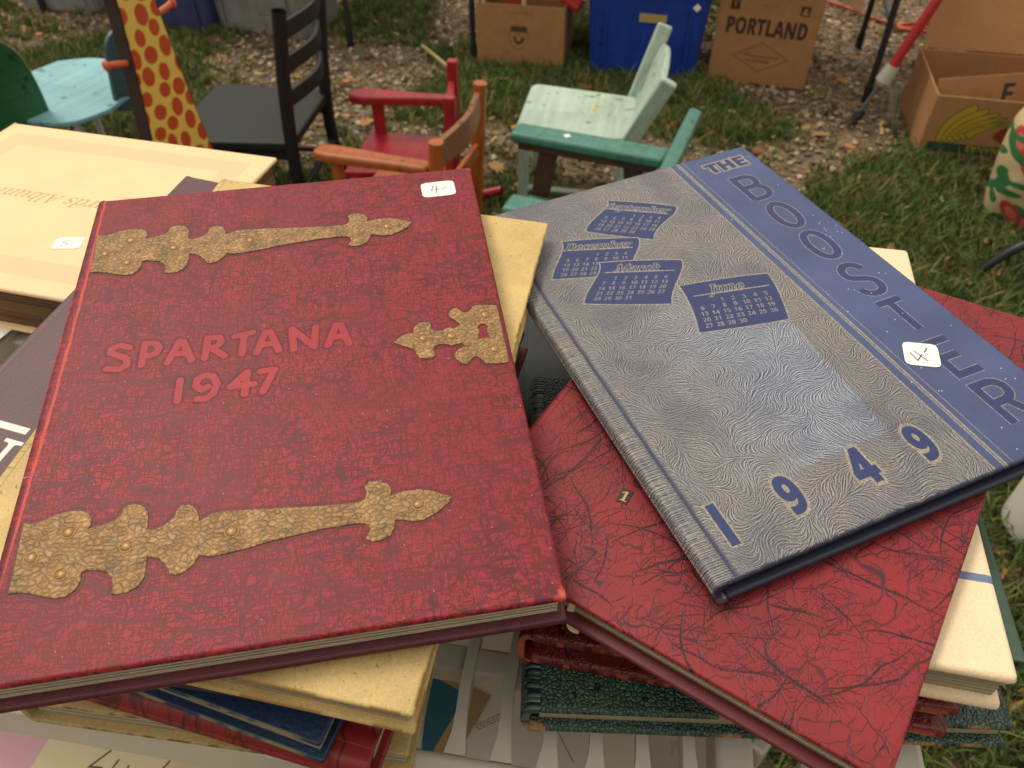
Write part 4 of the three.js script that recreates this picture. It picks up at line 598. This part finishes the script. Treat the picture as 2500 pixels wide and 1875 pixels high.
{ // giraffe board
  const c = canvas(256, 1024), q = c.getContext('2d'); q.fillStyle = '#e2be58'; q.fillRect(0, 0, 256, 1024); q.fillStyle = '#bb4c24';
  for (let j = 0; j < 22; j++) for (let i = 0; i < 4; i++) { const cx = 32 + i * 62 + (j % 2 ? 31 : 0) + 16 * (hsh(i, j, 1) - 0.5), cy = 24 + j * 47 + 16 * (hsh(i, j, 2) - 0.5), rx = 17 + 8 * hsh(i, j, 3), ry = 17 + 9 * hsh(i, j, 4), n = 5 + Math.floor(hsh(i, j, 5) * 2), a0 = hsh(i, j, 6) * 6; q.beginPath(); for (let k = 0; k <= n; k++) { const a = a0 + k / n * 6.283, px = cx + rx * Math.cos(a), py = cy + ry * Math.sin(a), b = a - 3.1416 / n; if (!k) q.moveTo(px, py); else q.quadraticCurveTo(cx + rx * 1.22 * Math.cos(b), cy + ry * 1.22 * Math.sin(b), px, py); } q.fill(); }
  const t = canvasTex(c), face = M({ map: t, roughness: 0.4 }), side = S('#2c1c18', { roughness: 0.5 });
  const g = thing('giraffe_coat_rack', 'yellow spotted giraffe neck board with round orange pegs', 'coat rack', [-0.915, 0, -1.98], rad(58));
  const edge = [[0, 0.15], [0.2, 0.118], [0.42, 0.084], [0.6, 0.064], [0.78, 0.05], [1.0, 0.045]];
  const pts = [...edge.map(([y, w]) => [w, y]), ...edge.slice().reverse().map(([y, w]) => [-w, y])], e = new THREE.ExtrudeGeometry(shapeOf(pts), { depth: 0.044, bevelEnabled: true, bevelThickness: 0.003, bevelSize: 0.003, bevelSegments: 2 }); e.translate(0, 0.003, -0.025);
  const bodym = add('neck_board', e, side, g);
  const f = new THREE.ShapeGeometry(shapeOf(pts.map(([x, y]) => [x * 0.97, y * 0.995 + 0.003]))), u = f.attributes.uv, p = f.attributes.position; for (let i = 0; i < u.count; i++) u.setXY(i, p.getX(i) / 0.3 + 0.5, p.getY(i) / 1.02); const face_ = add('painted_face', (() => { const ex = new THREE.ExtrudeGeometry(shapeOf(pts.map(([x, y]) => [x * 0.985, y * 0.995 + 0.004])), { depth: 0.0012, bevelEnabled: false }); const eu = ex.attributes.uv, ep = ex.attributes.position; for (let i = 0; i < eu.count; i++) eu.setXY(i, ep.getX(i) / 0.2 + 0.5, ep.getY(i) / 1.02); return ex; })(), face, bodym); face_.position.z = 0.0222; face_.userData.label = 'yellow face painted with orange giraffe spots';
  const peg = S('#c05a36', { roughness: 0.4 });
  for (const [y, s] of [[0.735, 1], [0.655, -1], [0.5, 1], [0.4, -1]]) { if (y < 0.6) continue; const w = y > 0.7 ? 0.055 : 0.06, a = [s * w * 0.9, y, 0], b = [s * (w + 0.055), y + 0.014, 0]; const h = new THREE.SphereGeometry(0.0135, 14, 10); h.scale(0.6, 1, 1); h.translate(s * (w + 0.057), y + 0.014, 0); add('peg', merge([rod(a, b, 0.0085, 0.0085), h]), peg, g); }
}
{ // light blue chair
  const m = paint('#8cc3cf', 0.5, 960, [170, 136, 96]), bl = paint('#4a6a74', 0.5, 961), w = S('#d9d5cc', { roughness: 0.4 });
  const g = thing('kids_chair', 'light blue plywood chair with a worn round seat and slate back panel', 'chair', [-1.47, 0, -2.56], rad(-24));
  const s = add('seat', plank([[-0.2, -0.13], [-0.1, -0.2], [0.08, -0.19], [0.17, -0.13], [0.185, -0.02], [0.2, 0.08], [0.15, 0.18], [0, 0.215], [-0.14, 0.19], [-0.21, 0.08]], 0.016, 0.004, true), m, g); s.position.y = 0.31;
  const e = plank([[-0.15, -0.12], [0.0, -0.14], [0.12, -0.11], [0.15, 0], [0.12, 0.11], [0.0, 0.14], [-0.15, 0.12]], 0.014, 0.004, true); e.rotateZ(Math.PI / 2 - 0.14); const b = add('back_panel', e, bl, g); b.position.set(0.225, 0.41, -0.06); b.scale.set(1, 0.85, 0.55); s.scale.set(1.14, 1, 1.14);
  for (const [x, z] of [[-0.13, -0.13], [-0.13, 0.13], [0.13, -0.13], [0.13, 0.13]]) add('leg', rod([x * 1.35, 0, z * 1.35], [x, 0.312, z], 0.011, 0.013), w, g);
}
{ // green chair
  const m = paint('#2f6b40', 0.42, 970), w = S('#d9d5cc', { roughness: 0.4 });
  const g = thing('kids_chair', 'green plywood chair with a tall rounded back', 'chair', [-1.68, 0, -2.3], rad(-30));
  const s = add('seat', plank(rrect(0.34, 0.34, 0.1), 0.016, 0.004), m, g); s.position.y = 0.3; s.position.x = -0.06;
  const ply = S('#b89a72', { roughness: 0.7 }), pts = [[-0.24, -0.17], [-0.05, -0.18], [0.12, -0.15], [0.2, -0.06], [0.21, 0.04], [0.14, 0.14], [-0.05, 0.18], [-0.24, 0.17]];
  const core = plank(pts, 0.014, 0.001, true); core.rotateZ(Math.PI / 2 - 0.1); const b = add('back_panel', core, ply, g); b.position.set(0.14, 0.4, 0);
  for (const s2 of [0.0144, -0.0014]) { const fc = plank(pts.map(([x, z]) => [x * 0.985, z * 0.985]), 0.0012, 0.0004, true); fc.translate(0, s2, 0); fc.rotateZ(Math.PI / 2 - 0.1); add('green_laminate', fc, m, b); }
  for (const [x, z] of [[-0.16, -0.12], [-0.16, 0.12], [0.06, -0.12], [0.06, 0.12]]) add('leg', rod([x * 1.25, 0, z * 1.3], [x, 0.302, z], 0.011, 0.013), w, g);
}
// ------------------------------------------------------------------ totes, cartons and tables
function tote(label, hex, at, yaw, w, d, h, taper = 0.86) {
  const m = M({ ...neutral, color: new THREE.Color(hex), bumpScale: 0.0002, roughness: 0.42 });
  const g = thing('storage_tote', label, 'tote', at, rad(yaw)), n = 8, out = rrect(w, d, 0.045, n), L = out.length, pos = [], idx = [], uv = [], rows = [0, 0.012, 0.04, 0.3, 0.6, 0.9, 0.97, 1];
  rows.forEach((t, r) => { const k = taper + (1 - taper) * t - (r === 0 ? 0.035 : 0) + (r >= 6 ? 0.03 : 0); out.forEach(([x, z], i) => { const rib = r > 1 && r < 6 && Math.abs(z) > d / 2 - 0.02 && (Math.abs(x) < 0.006) ? 0.985 : 1; pos.push(x * k, t * h, z * k * rib); uv.push(i / L * 6, t); }); });
  for (let r = 0; r < rows.length - 1; r++) for (let i = 0; i < L; i++) { const a = r * L + i, b = r * L + (i + 1) % L; idx.push(a, a + L, b, b, a + L, b + L); }
  const b0 = pos.length / 3; pos.push(0, 0.001, 0); uv.push(0.5, 0.5); for (let i = 0; i < L; i++) idx.push(b0, i, (i + 1) % L);
  const q = new THREE.BufferGeometry(); q.setAttribute('position', new THREE.Float32BufferAttribute(pos, 3)); q.setAttribute('uv', new THREE.Float32BufferAttribute(uv, 2)); q.setIndex(idx); q.computeVertexNormals(); m.side = THREE.DoubleSide;
  add('tub', q, m, g);
  const ld = plank(rrect(w * 1.05, d * 1.06, 0.05), 0.03, 0.006); const l = add('lid', ld, m, g); l.position.y = h + 0.001;
  for (const x of [-0.17, 0.17]) add('rib', box(0.012, h * 0.7, 0.006, x * w / 0.5, h * 0.5, d / 2 * (taper + (1 - taper) * 0.5) + 0.001, 0.002), m, g).rotation.x = Math.atan((1 - taper) * d / 2 / h);
  return g;
}
tote('pale grey storage tote behind the light blue chair', '#9c9b97', [-2.33, 0, -4.42], -10, 0.5, 0.36, 0.34);
tote('navy storage tote between the two grey ones', '#474d7c', [-1.64, 0, -4.16], -14, 0.44, 0.34, 0.34, 0.9);
tote('grey storage tote behind the black chair', '#8f8d88', [-1.17, 0, -4.1], -22, 0.56, 0.38, 0.36, 0.9);
{
  const g = tote('royal blue storage tote with a strip of tan tape', '#1d46b0', [0.6, 0, -3.625], -7.5, 0.515, 0.42, 0.36, 0.9);
  const tp = add('tape_strip', box(0.115, 0.036, 0.0012, 0, 0, 0, 0.0004), S('#b39a62', { roughness: 0.7 }), g); tp.position.set(0.02, 0.255, 0.2085); tp.rotation.set(0.05, 0, -0.05);
  const sk = add('price_sticker', box(0.024, 0.024, 0.0012, 0, 0, 0, 0.0004), S('#efece2'), g); sk.position.set(0.195, 0.305, 0.2105); sk.rotation.set(0.05, 0, 0.8);
}
const kraft = (sd, draw, W = 60, H = 60, k = 4) => M({ ...cloth(W, H, k, [164, 118, 74], { seed: sd, mottle: 0.12, grain: 0.08, draw }), bumpScale: 0.0002, roughness: 0.85 });
function carton(label, at, yaw, w, h, d, front, plain, flaps) {
  const g = thing('cardboard_box', label, 'box', at, rad(yaw)), t = 0.006;
  const face = box(w, h, t, 0, h / 2, d / 2 - t / 2, 0.0015), u = face.attributes.uv, p = face.attributes.position; for (let i = 0; i < u.count; i++) u.setXY(i, p.getX(i) / w + 0.5, p.getY(i) / h);
  add('front_panel', face, front, g); add('back_panel', box(w, h, t, 0, h / 2, -d / 2 + t / 2, 0.0015), plain, g);
  for (const s of [-1, 1]) add('side_panel', box(t, h - 0.001, d - 2 * t - 0.001, s * (w / 2 - t / 2), h / 2, 0, 0.0015), plain, g);
  add('bottom_panel', box(w - 2 * t - 0.002, t, d - 2 * t - 0.002, 0, t / 2 + 0.002, 0, 0.0015), plain, g);
  for (const f of flaps ?? []) { const b = add('flap', f.x ? box(f.l, 0.004, d * 0.96, f.x * f.l / 2, 0, 0, 0.0015) : box(w * 0.97, 0.004, f.l, 0, 0, f.z * f.l / 2, 0.0015), plain, g); b.position.set(f.x ? f.x * w / 2 : 0, h + 0.004, f.z ? f.z * d / 2 : 0); b.rotation.set(f.z ? f.z * f.a : 0, 0, f.x ? -f.x * f.a : 0); }
  return g;
}
const INK = '#3c2c20';
const plainKraft = kraft(990);
carton('cardboard carton printed with a city name over a diamond', [1.118, 0, -3.532], -18.5, 0.413, 0.4, 0.36, kraft(991, (c) => {
  c.save(); c.translate(206, 196); c.font = 'bold 88px sans-serif'; c.textAlign = 'center'; const m = c.measureText('PORTLAND').width; c.scale(335 / m, 1); c.fillStyle = INK; c.fillText('PORTLAND', 0, 0); c.strokeStyle = INK; c.lineWidth = 4; c.strokeText('PORTLAND', 0, 0); c.restore();
  c.strokeStyle = '#6d4d30'; c.lineWidth = 4; c.beginPath(); c.moveTo(206, 226); c.lineTo(322, 286); c.lineTo(206, 346); c.lineTo(90, 286); c.closePath(); c.stroke();
  c.fillStyle = '#6d4d30'; c.font = 'bold 15px sans-serif'; c.fillText('(CARE)', 118, 282); c.fillRect(165, 281, 118, 6); c.font = 'bold 17px sans-serif'; c.fillStyle = INK; c.fillText('IN GOTHAM', 148, 308);
  c.font = 'bold 19px sans-serif'; c.fillStyle = '#86603c'; c.fillText('SPORTS', 170, 86); c.fillStyle = INK; c.fillRect(46, 66, 38, 38); c.fillRect(326, 66, 38, 38); c.fillStyle = '#a4764a'; c.font = 'bold 30px sans-serif'; c.fillText('T', 56, 96); c.fillRect(333, 88, 24, 12); c.beginPath(); c.arc(345, 82, 8, 0, 6.3); c.fill();
}, 413, 400, 2), plainKraft, [{ z: 1, l: 0.16, a: -0.9 }, { x: 1, l: 0.17, a: 0.5 }]);
{
  const g = carton('cardboard box with a dark shield emblem beside the blue tote', [0.065, 0, -3.679], -11.5, 0.392, 0.27, 0.3, kraft(992, (c) => {
    c.fillStyle = '#4e3523'; c.save(); c.translate(190, 132); c.transform(1, 0, 0, 1, 0, 0); c.fillRect(-36, -44, 72, 24); c.strokeStyle = '#6a4a30'; c.lineWidth = 2.4; c.beginPath(); c.ellipse(0, 0, 42, 54, 0, 0, 6.3); c.stroke(); c.strokeStyle = '#3c2a1c'; c.lineWidth = 11; c.beginPath(); c.arc(0, 8, 18, -0.4, 3.54); c.stroke(); c.lineWidth = 5; c.beginPath(); c.moveTo(0, -18); c.lineTo(4, -6); c.stroke(); c.restore();
    c.font = 'bold 17px serif'; c.textAlign = 'center'; c.fillStyle = '#7a5636'; c.fillText('Party & Bakery', 190, 38); c.font = 'bold 16px sans-serif'; c.fillText('SLUG', 322, 232);
  }, 392, 270, 2), plainKraft);
  const inBox = (name, label, cat, geo, mat, p, r) => { const m = single(name, label, cat, geo, mat); m.position.set(...p); m.rotation.set(...r); return m; };
  inBox('red_brush', 'red bristle brush lying over the corner of the emblem box', 'brush', merge([box(0.09, 0.035, 0.06, 0, 0, 0, 0.01), box(0.08, 0.012, 0.012, 0, 0.018, 0, 0.004), box(0.08, 0.012, 0.012, 0, 0.018, 0.02, 0.004), box(0.08, 0.012, 0.012, 0, 0.018, -0.02, 0.004)]), S('#b83028', { roughness: 0.45 }), [0.26, 0.276, -3.56], [0.35, -0.5, -0.3]);
  for (const [x, l] of [[-0.12, 0.2], [0.06, 0.24]]) inBox('wooden_stick', l > 0.22 ? 'taller pale wooden stick poking out of the emblem box' : 'shorter pale wooden stick poking out of the emblem box', 'stick', rod([0, 0, 0], [0, l + 0.12, 0], 0.011, 0.01), S('#cdb98a'), [x, 0.012, -3.6], [-0.12, 0, 0.03]);
  inBox('red_booklet', 'red booklet standing inside the emblem box', 'booklet', box(0.09, 0.28, 0.012, 0, 0.14, 0, 0.002), S('#9c2c28'), [0.02, 0.012, -3.63], [-0.1, -0.2, 0]);
}
function foldingTable(label, at, yaw, L, D, feet) {
  const top = M({ ...neutral, color: new THREE.Color('#c4c0b8'), bumpScale: 0.0004, roughness: 0.55 }), steel = S('#3a3b3d', { roughness: 0.35, metalness: 0.5 }), cap = S('#141414', { roughness: 0.7 });
  const g = thing('folding_table', label, 'table', at, rad(yaw)); add('table_top', box(L, 0.045, D, 0, 0.735, 0, 0.01), top, g);
  for (const [x, z] of feet) { const l = add('leg', tube([[x, 0.0, z], [x, 0.3, z], [x * 0.985, 0.55, z * 0.96], [x * 0.93, 0.712, z * 0.8]], 0.0135, 24, 12), steel, g); add('foot_cap', rod([x, 0, z], [x, 0.07, z], 0.018, 0.016), cap, l); }
  for (const s of [-1, 1]) add('crossbar', rod([s * Math.abs(feet[0][0]), 0.32, -Math.abs(feet[0][1])], [s * Math.abs(feet[0][0]), 0.32, Math.abs(feet[0][1])], 0.01), steel, g);
  return g;
}
foldingTable('folding table standing over the blue tote and cardboard cartons', [0.735, 0, -3.7], -15.2, 1.9, 0.76, [[-0.86, 0.31], [-0.86, -0.31], [0.86, 0.31], [0.86, -0.31]]);
foldingTable('folding table standing over the grey and navy totes', [-1.52, 0, -4.33], -15.2, 1.9, 0.76, [[-0.86, 0.31], [-0.86, -0.31], [0.86, 0.31], [0.86, -0.31]]);
{ // bent black leg of a stand beside the printed sack
  const g = thing('garden_chair', 'black metal chair whose bent leg stands in the grass by the printed sack', 'chair', [0, 0, 0]), st = S('#232325', { roughness: 0.4, metalness: 0.3 });
  for (const [z, dx] of [[0, 0], [-0.42, 0.45]]) add('bent_leg', tube([[1.405 + dx, 0.014, -1.93 + z], [1.43 + dx, 0.05, -1.93 + z], [1.5 + dx, 0.12, -1.93 + z], [1.62 + dx * 0.8, 0.165, -1.935 + z], [1.85 + dx * 0.4, 0.2, -1.95 + z], [2.05, 0.3, -1.96 + z], [2.1, 0.42, -1.96 + z]], 0.014, 50, 12), st, g);
  add('seat', box(0.42, 0.03, 0.44, 1.93, 0.43, -2.17, 0.01), st, g); for (const z of [-1.97, -2.37]) add('back_post', rod([2.12, 0.43, z], [2.22, 0.8, z], 0.012), st, g); add('backrest', box(0.02, 0.2, 0.4, 2.21, 0.72, -2.17, 0.006), st, g);
}
{ // red pole with grey shank
  const g = thing('red_pole', 'red tubular pole on a thin grey shank beside the banana carton', 'pole', [1.373, 0, -2.97]);
  const dir = (t) => [0.33 * t, t, 0.0]; add('shank', rod([0, 0.03, 0], dir(0.22), 0.008), S('#6d6e6c', { roughness: 0.4, metalness: 0.5 }), g);
  add('foot', rod([-0.012, 0, 0], [0.02, 0.06, 0], 0.02, 0.014), S('#1a1918'), g); add('collar', merge([rod(dir(0.175), dir(0.235), 0.032, 0.026, 8), rod(dir(0.16), dir(0.18), 0.02, 0.03, 8)]), S('#a9a796', { roughness: 0.5 }), g); add('tube', rod(dir(0.225), dir(1.15), 0.0185, 0.0185, 20), S('#a3232a', { roughness: 0.35 }), g);
  const fr = []; for (let i = 0; i < 12; i++) { const a = rr(-0.02, 0.06), x = 0.085 + rr(-0.02, 0.05); fr.push(tube([[x, 0.18, a], [x + rr(0, 0.03), 0.1, a + rr(0, 0.03)], [x + rr(0.01, 0.06), rr(0.01, 0.05), a + rr(0, 0.05)]], 0.0016, 8, 4)); } add('fringe', merge(fr), S('#8f8b7e', { roughness: 0.7 }), g);
}
{ // banana carton
  const fr = kraft(993, (c) => {
    c.save(); c.translate(-40, -62); c.scale(1.5, 1.35); c.fillStyle = '#b29426'; c.strokeStyle = '#5d6a24'; c.lineWidth = 3; for (let i = 0; i < 6; i++) { c.save(); c.translate(78 + i * 15, 112 - i * 2); c.rotate(0.3 + i * 0.1); c.beginPath(); c.moveTo(-4, 62); c.quadraticCurveTo(-34 + i * 6, 0, 12 + i * 7, -58 + i * 5); c.quadraticCurveTo(26 + i * 4, -50, 22 + i * 4, -40); c.quadraticCurveTo(0, 10, 14, 60); c.closePath(); c.fill(); c.stroke(); c.restore(); } c.restore();
    c.fillStyle = '#8a2c22'; c.strokeStyle = '#7d7a2c'; c.lineWidth = 4; c.beginPath(); c.ellipse(262, 118, 58, 34, -0.15, 0, 6.3); c.fill(); c.stroke(); c.fillStyle = '#24452e'; c.fillRect(20, 168, 420, 34); c.save(); c.translate(190, 176); c.rotate(Math.PI); c.fillStyle = '#b7a032'; c.font = 'bold 30px sans-serif'; c.textAlign = 'center'; c.fillText('BANANAS', -20, 4); c.restore();
  }, 440, 230, 2);
  const g = carton('open banana carton with yellow fruit print beside the red pole', [1.814, 0, -2.873], -13, 0.5, 0.235, 0.45, fr, plainKraft, [{ z: -1, l: 0.3, a: -1.2 }, { x: 1, l: 0.2, a: -0.9 }]);
  const inner = add('inner_divider', (() => { const b = box(0.46, 0.2, 0.006, 0, 0.1, 0, 0.002), u = b.attributes.uv, p = b.attributes.position; for (let i = 0; i < u.count; i++) u.setXY(i, p.getX(i) / 0.46 + 0.5, p.getY(i) / 0.2); return b; })(), kraft(994, (c) => { c.fillStyle = '#33303c'; c.font = 'bold 110px sans-serif'; c.fillText('E', 250, 110); }, 460, 200, 2), g); inner.position.set(0.0, 0.06, 0.08); inner.rotation.set(-0.25, 0.34, 0.1);
}
{ // big open flap of another carton behind
  const g = carton('tall brown carton with a raised flap behind the banana carton', [2.2, 0, -3.3], -32, 0.5, 0.34, 0.4, plainKraft, plainKraft, [{ z: -1, l: 0.2, a: -1.0 }, { x: -1, l: 0.2, a: 0.9 }]);
}
{ // printed sack
  const c = canvas(512, 512), q = c.getContext('2d'); q.fillStyle = '#c3ab80'; q.fillRect(0, 0, 512, 512);
  const leaf = (x, y, a, l, col) => { q.save(); q.translate(x, y); q.rotate(a); q.fillStyle = col; q.beginPath(); q.ellipse(0, 0, l, l * 0.42, 0, 0, 6.3); q.fill(); q.restore(); };
  for (let i = 0; i < 110; i++) { const x = 512 * hsh(i, 1, 70), y = 512 * hsh(i, 2, 70); if (i % 3) leaf(x, y, 6 * hsh(i, 3, 70), 22 + 14 * hsh(i, 4, 70), '#2e6b3a'); else { leaf(x, y, 1 + hsh(i, 5, 70), 46, '#b23a32'); leaf(x, y, 1 + hsh(i, 5, 70), 26, '#c9695c'); } }
  const g = new THREE.CylinderGeometry(0.17, 0.15, 0.42, 40, 24, false), p = g.attributes.position; for (let i = 0; i < p.count; i++) { const x = p.getX(i), y = p.getY(i), z = p.getZ(i), a = Math.atan2(z, x), t = y / 0.42 + 0.5, k = 1 + 0.12 * Math.sin(a * 3 + 1) * (1 - t) + 0.07 * vn(a * 3 + 10, y * 14 + 10, 71) + 0.18 * Math.sin(t * 3.1) - 0.35 * sstep(0.7, 1, t); p.setXYZ(i, x * k, y + 0.21, z * k * 0.8); } g.computeVertexNormals();
  const m = single('printed_sack', 'tan paper sack printed with red flowers and green leaves', 'sack', g, M({ map: canvasTex(c), roughness: 0.8 })); m.position.set(1.74, 0, -2.3); m.rotation.y = 1.2;
}
{ // white jug standing in the grass
  const g = thing('plastic_jug', 'white plastic jug with a red label standing in the grass', 'jug', [1.165, 0, -1.005]), w = S('#ded8c8', { roughness: 0.4 });
  const prof = [[0.001, 0.001], [0.075, 0.001], [0.088, 0.015], [0.088, 0.2], [0.072, 0.26], [0.035, 0.3], [0.028, 0.315], [0.028, 0.33], [0.001, 0.33]].map(([x, y]) => new THREE.Vector2(x, y)); add('jug_body', new THREE.LatheGeometry(prof, 28), w, g);
  add('red_label', new THREE.CylinderGeometry(0.089, 0.089, 0.08, 28, 1, true), S('#b4283a', { roughness: 0.5, side: THREE.DoubleSide }), g).position.y = 0.19; add('cap', rod([0, 0.32, 0], [0, 0.345, 0], 0.03, 0.03, 20), S('#b4283a'), g);
}
{ // an unseen canopy added behind the camera to darken the books' front edges
  const cl = S('#a8a294', { roughness: 1, side: THREE.DoubleSide }), st = S('#b9b9b6', { roughness: 0.4, metalness: 0.5 });
  const g = thing('added_canopy', 'unseen off white canopy on four steel poles added to shade the book fronts', 'canopy', [0, 0, 2.5]);
  const roof = new THREE.ConeGeometry(2.13, 0.8, 4, 6, true); roof.rotateY(Math.PI / 4); roof.translate(0, 2.55, 0); add('roof', roof, cl, g);
  for (const [w, d, x, z] of [[3, 0.004, 0, 1.5], [0.004, 3, 1.5, 0], [0.004, 3, -1.5, 0]]) add('valance', box(w, 0.25, d, x, 2.03, z, 0.001), cl, g);
  for (const x of [-1.47, 1.47]) for (const z of [-1.47, 1.45]) add('pole', rod([x, 0, z], [x, 2.14, z], 0.018), st, g);
}
{ // orange extension cord
  const pts = [[1.6, 0.01, -4.5], [1.78, 0.012, -4.25], [1.85, 0.012, -4.12], [1.93, 0.012, -4.02]]; for (let i = 0; i < 26; i++) { const a = i / 26 * 6.283 * 2.1; pts.push([2.03 + 0.12 * Math.cos(a + 2.6), 0.012 + 0.003 * (i / 8), -3.99 + 0.06 * Math.sin(a + 2.6)]); } pts.push([2.25, 0.012, -3.98], [2.6, 0.012, -3.9]);
  single('extension_cord', 'orange extension cord coiled on the gravel behind the red pole', 'cord', tube(pts, 0.008, 220, 8), S('#b04a2a', { roughness: 0.5 }));
}
{ // fallen leaves
  const browns = ['#8a5a34', '#a06c3c', '#7a4a2c', '#93703f', '#b0703a'].map((h) => S(h, { roughness: 0.8, side: THREE.DoubleSide }));
  const geos = [0, 1, 2, 3].map((v) => { const n = 9, o = []; for (let i = 0; i < n * 2; i++) { const a = i / (n * 2) * 6.283, r = (i % 2 ? 0.7 : 1) * (0.75 + 0.4 * hsh(i, v, 80)); o.push([0.034 * r * Math.cos(a) * (1 + 0.25 * Math.cos(a)), 0.024 * r * Math.sin(a)]); } const g = new THREE.ExtrudeGeometry(shapeOf(o), { depth: 0.0006, bevelEnabled: false }); g.rotateX(-Math.PI / 2); const p = g.attributes.position; for (let i = 0; i < p.count; i++) { const x = p.getX(i), z = p.getZ(i); p.setY(i, p.getY(i) + 9 * z * z + 4 * x * x * (v % 2 ? 1 : -0.4) + 0.006 * vn(x * 60, z * 60, 81)); } g.computeVertexNormals(); return g; });
  const spots = [[-1.95, -3.3], [-1.88, -3.2], [-1.2, -3.55], [-0.95, -3.1], [-0.72, -3.35], [-0.68, -3.62], [-0.58, -2.95], [-0.14, -2.72], [-0.06, -2.6], [0.08, -3.3], [0.32, -3.28], [0.3, -3.4], [0.62, -2.95], [0.5, -2.55], [0.56, -2.35], [0.98, -2.35], [1.06, -2.2], [0.93, -2.72], [1.2, -2.85], [1.28, -2.75], [1.35, -3.15], [1.45, -3.35], [0.95, -1.95], [1.2, -2.05], [1.42, -2.38], [1.12, -1.9], [0.02, -2.45], [-0.02, -2.2], [0.7, -2.2], [-2.3, -3.9]];
  spots.forEach(([x, z], i) => { const m = single('fallen_leaf', 'curled brown dead leaf lying on the ground', 'leaf', geos[i % 4], browns[i % 5], 'dead leaves scattered over the ground'); m.position.set(x, 0.016, z); m.rotation.set(rr(-0.25, 0.25), rr(0, 6.3), rr(-0.25, 0.25)); m.scale.setScalar(rr(0.7, 1.25)); });
  const o = single('fallen_leaf', 'bright orange leaf beside the orange armchair', 'leaf', geos[1], S('#c0502c', { roughness: 0.7, side: THREE.DoubleSide })); o.position.set(-0.2, 0.03, -2.86); o.rotation.set(0.5, 0.6, 0.1); o.scale.setScalar(1.5);
  const h = single('dry_husk', 'pale dry plant stalk lying in the grass behind the red rocker', 'stalk', tube([[-0.42, 0.03, -3.72], [-0.37, 0.035, -3.62], [-0.31, 0.03, -3.52], [-0.25, 0.02, -3.44]], 0.009, 20, 6), S('#a99a66', { roughness: 0.8 }));
}
renderer.render(scene, camera);
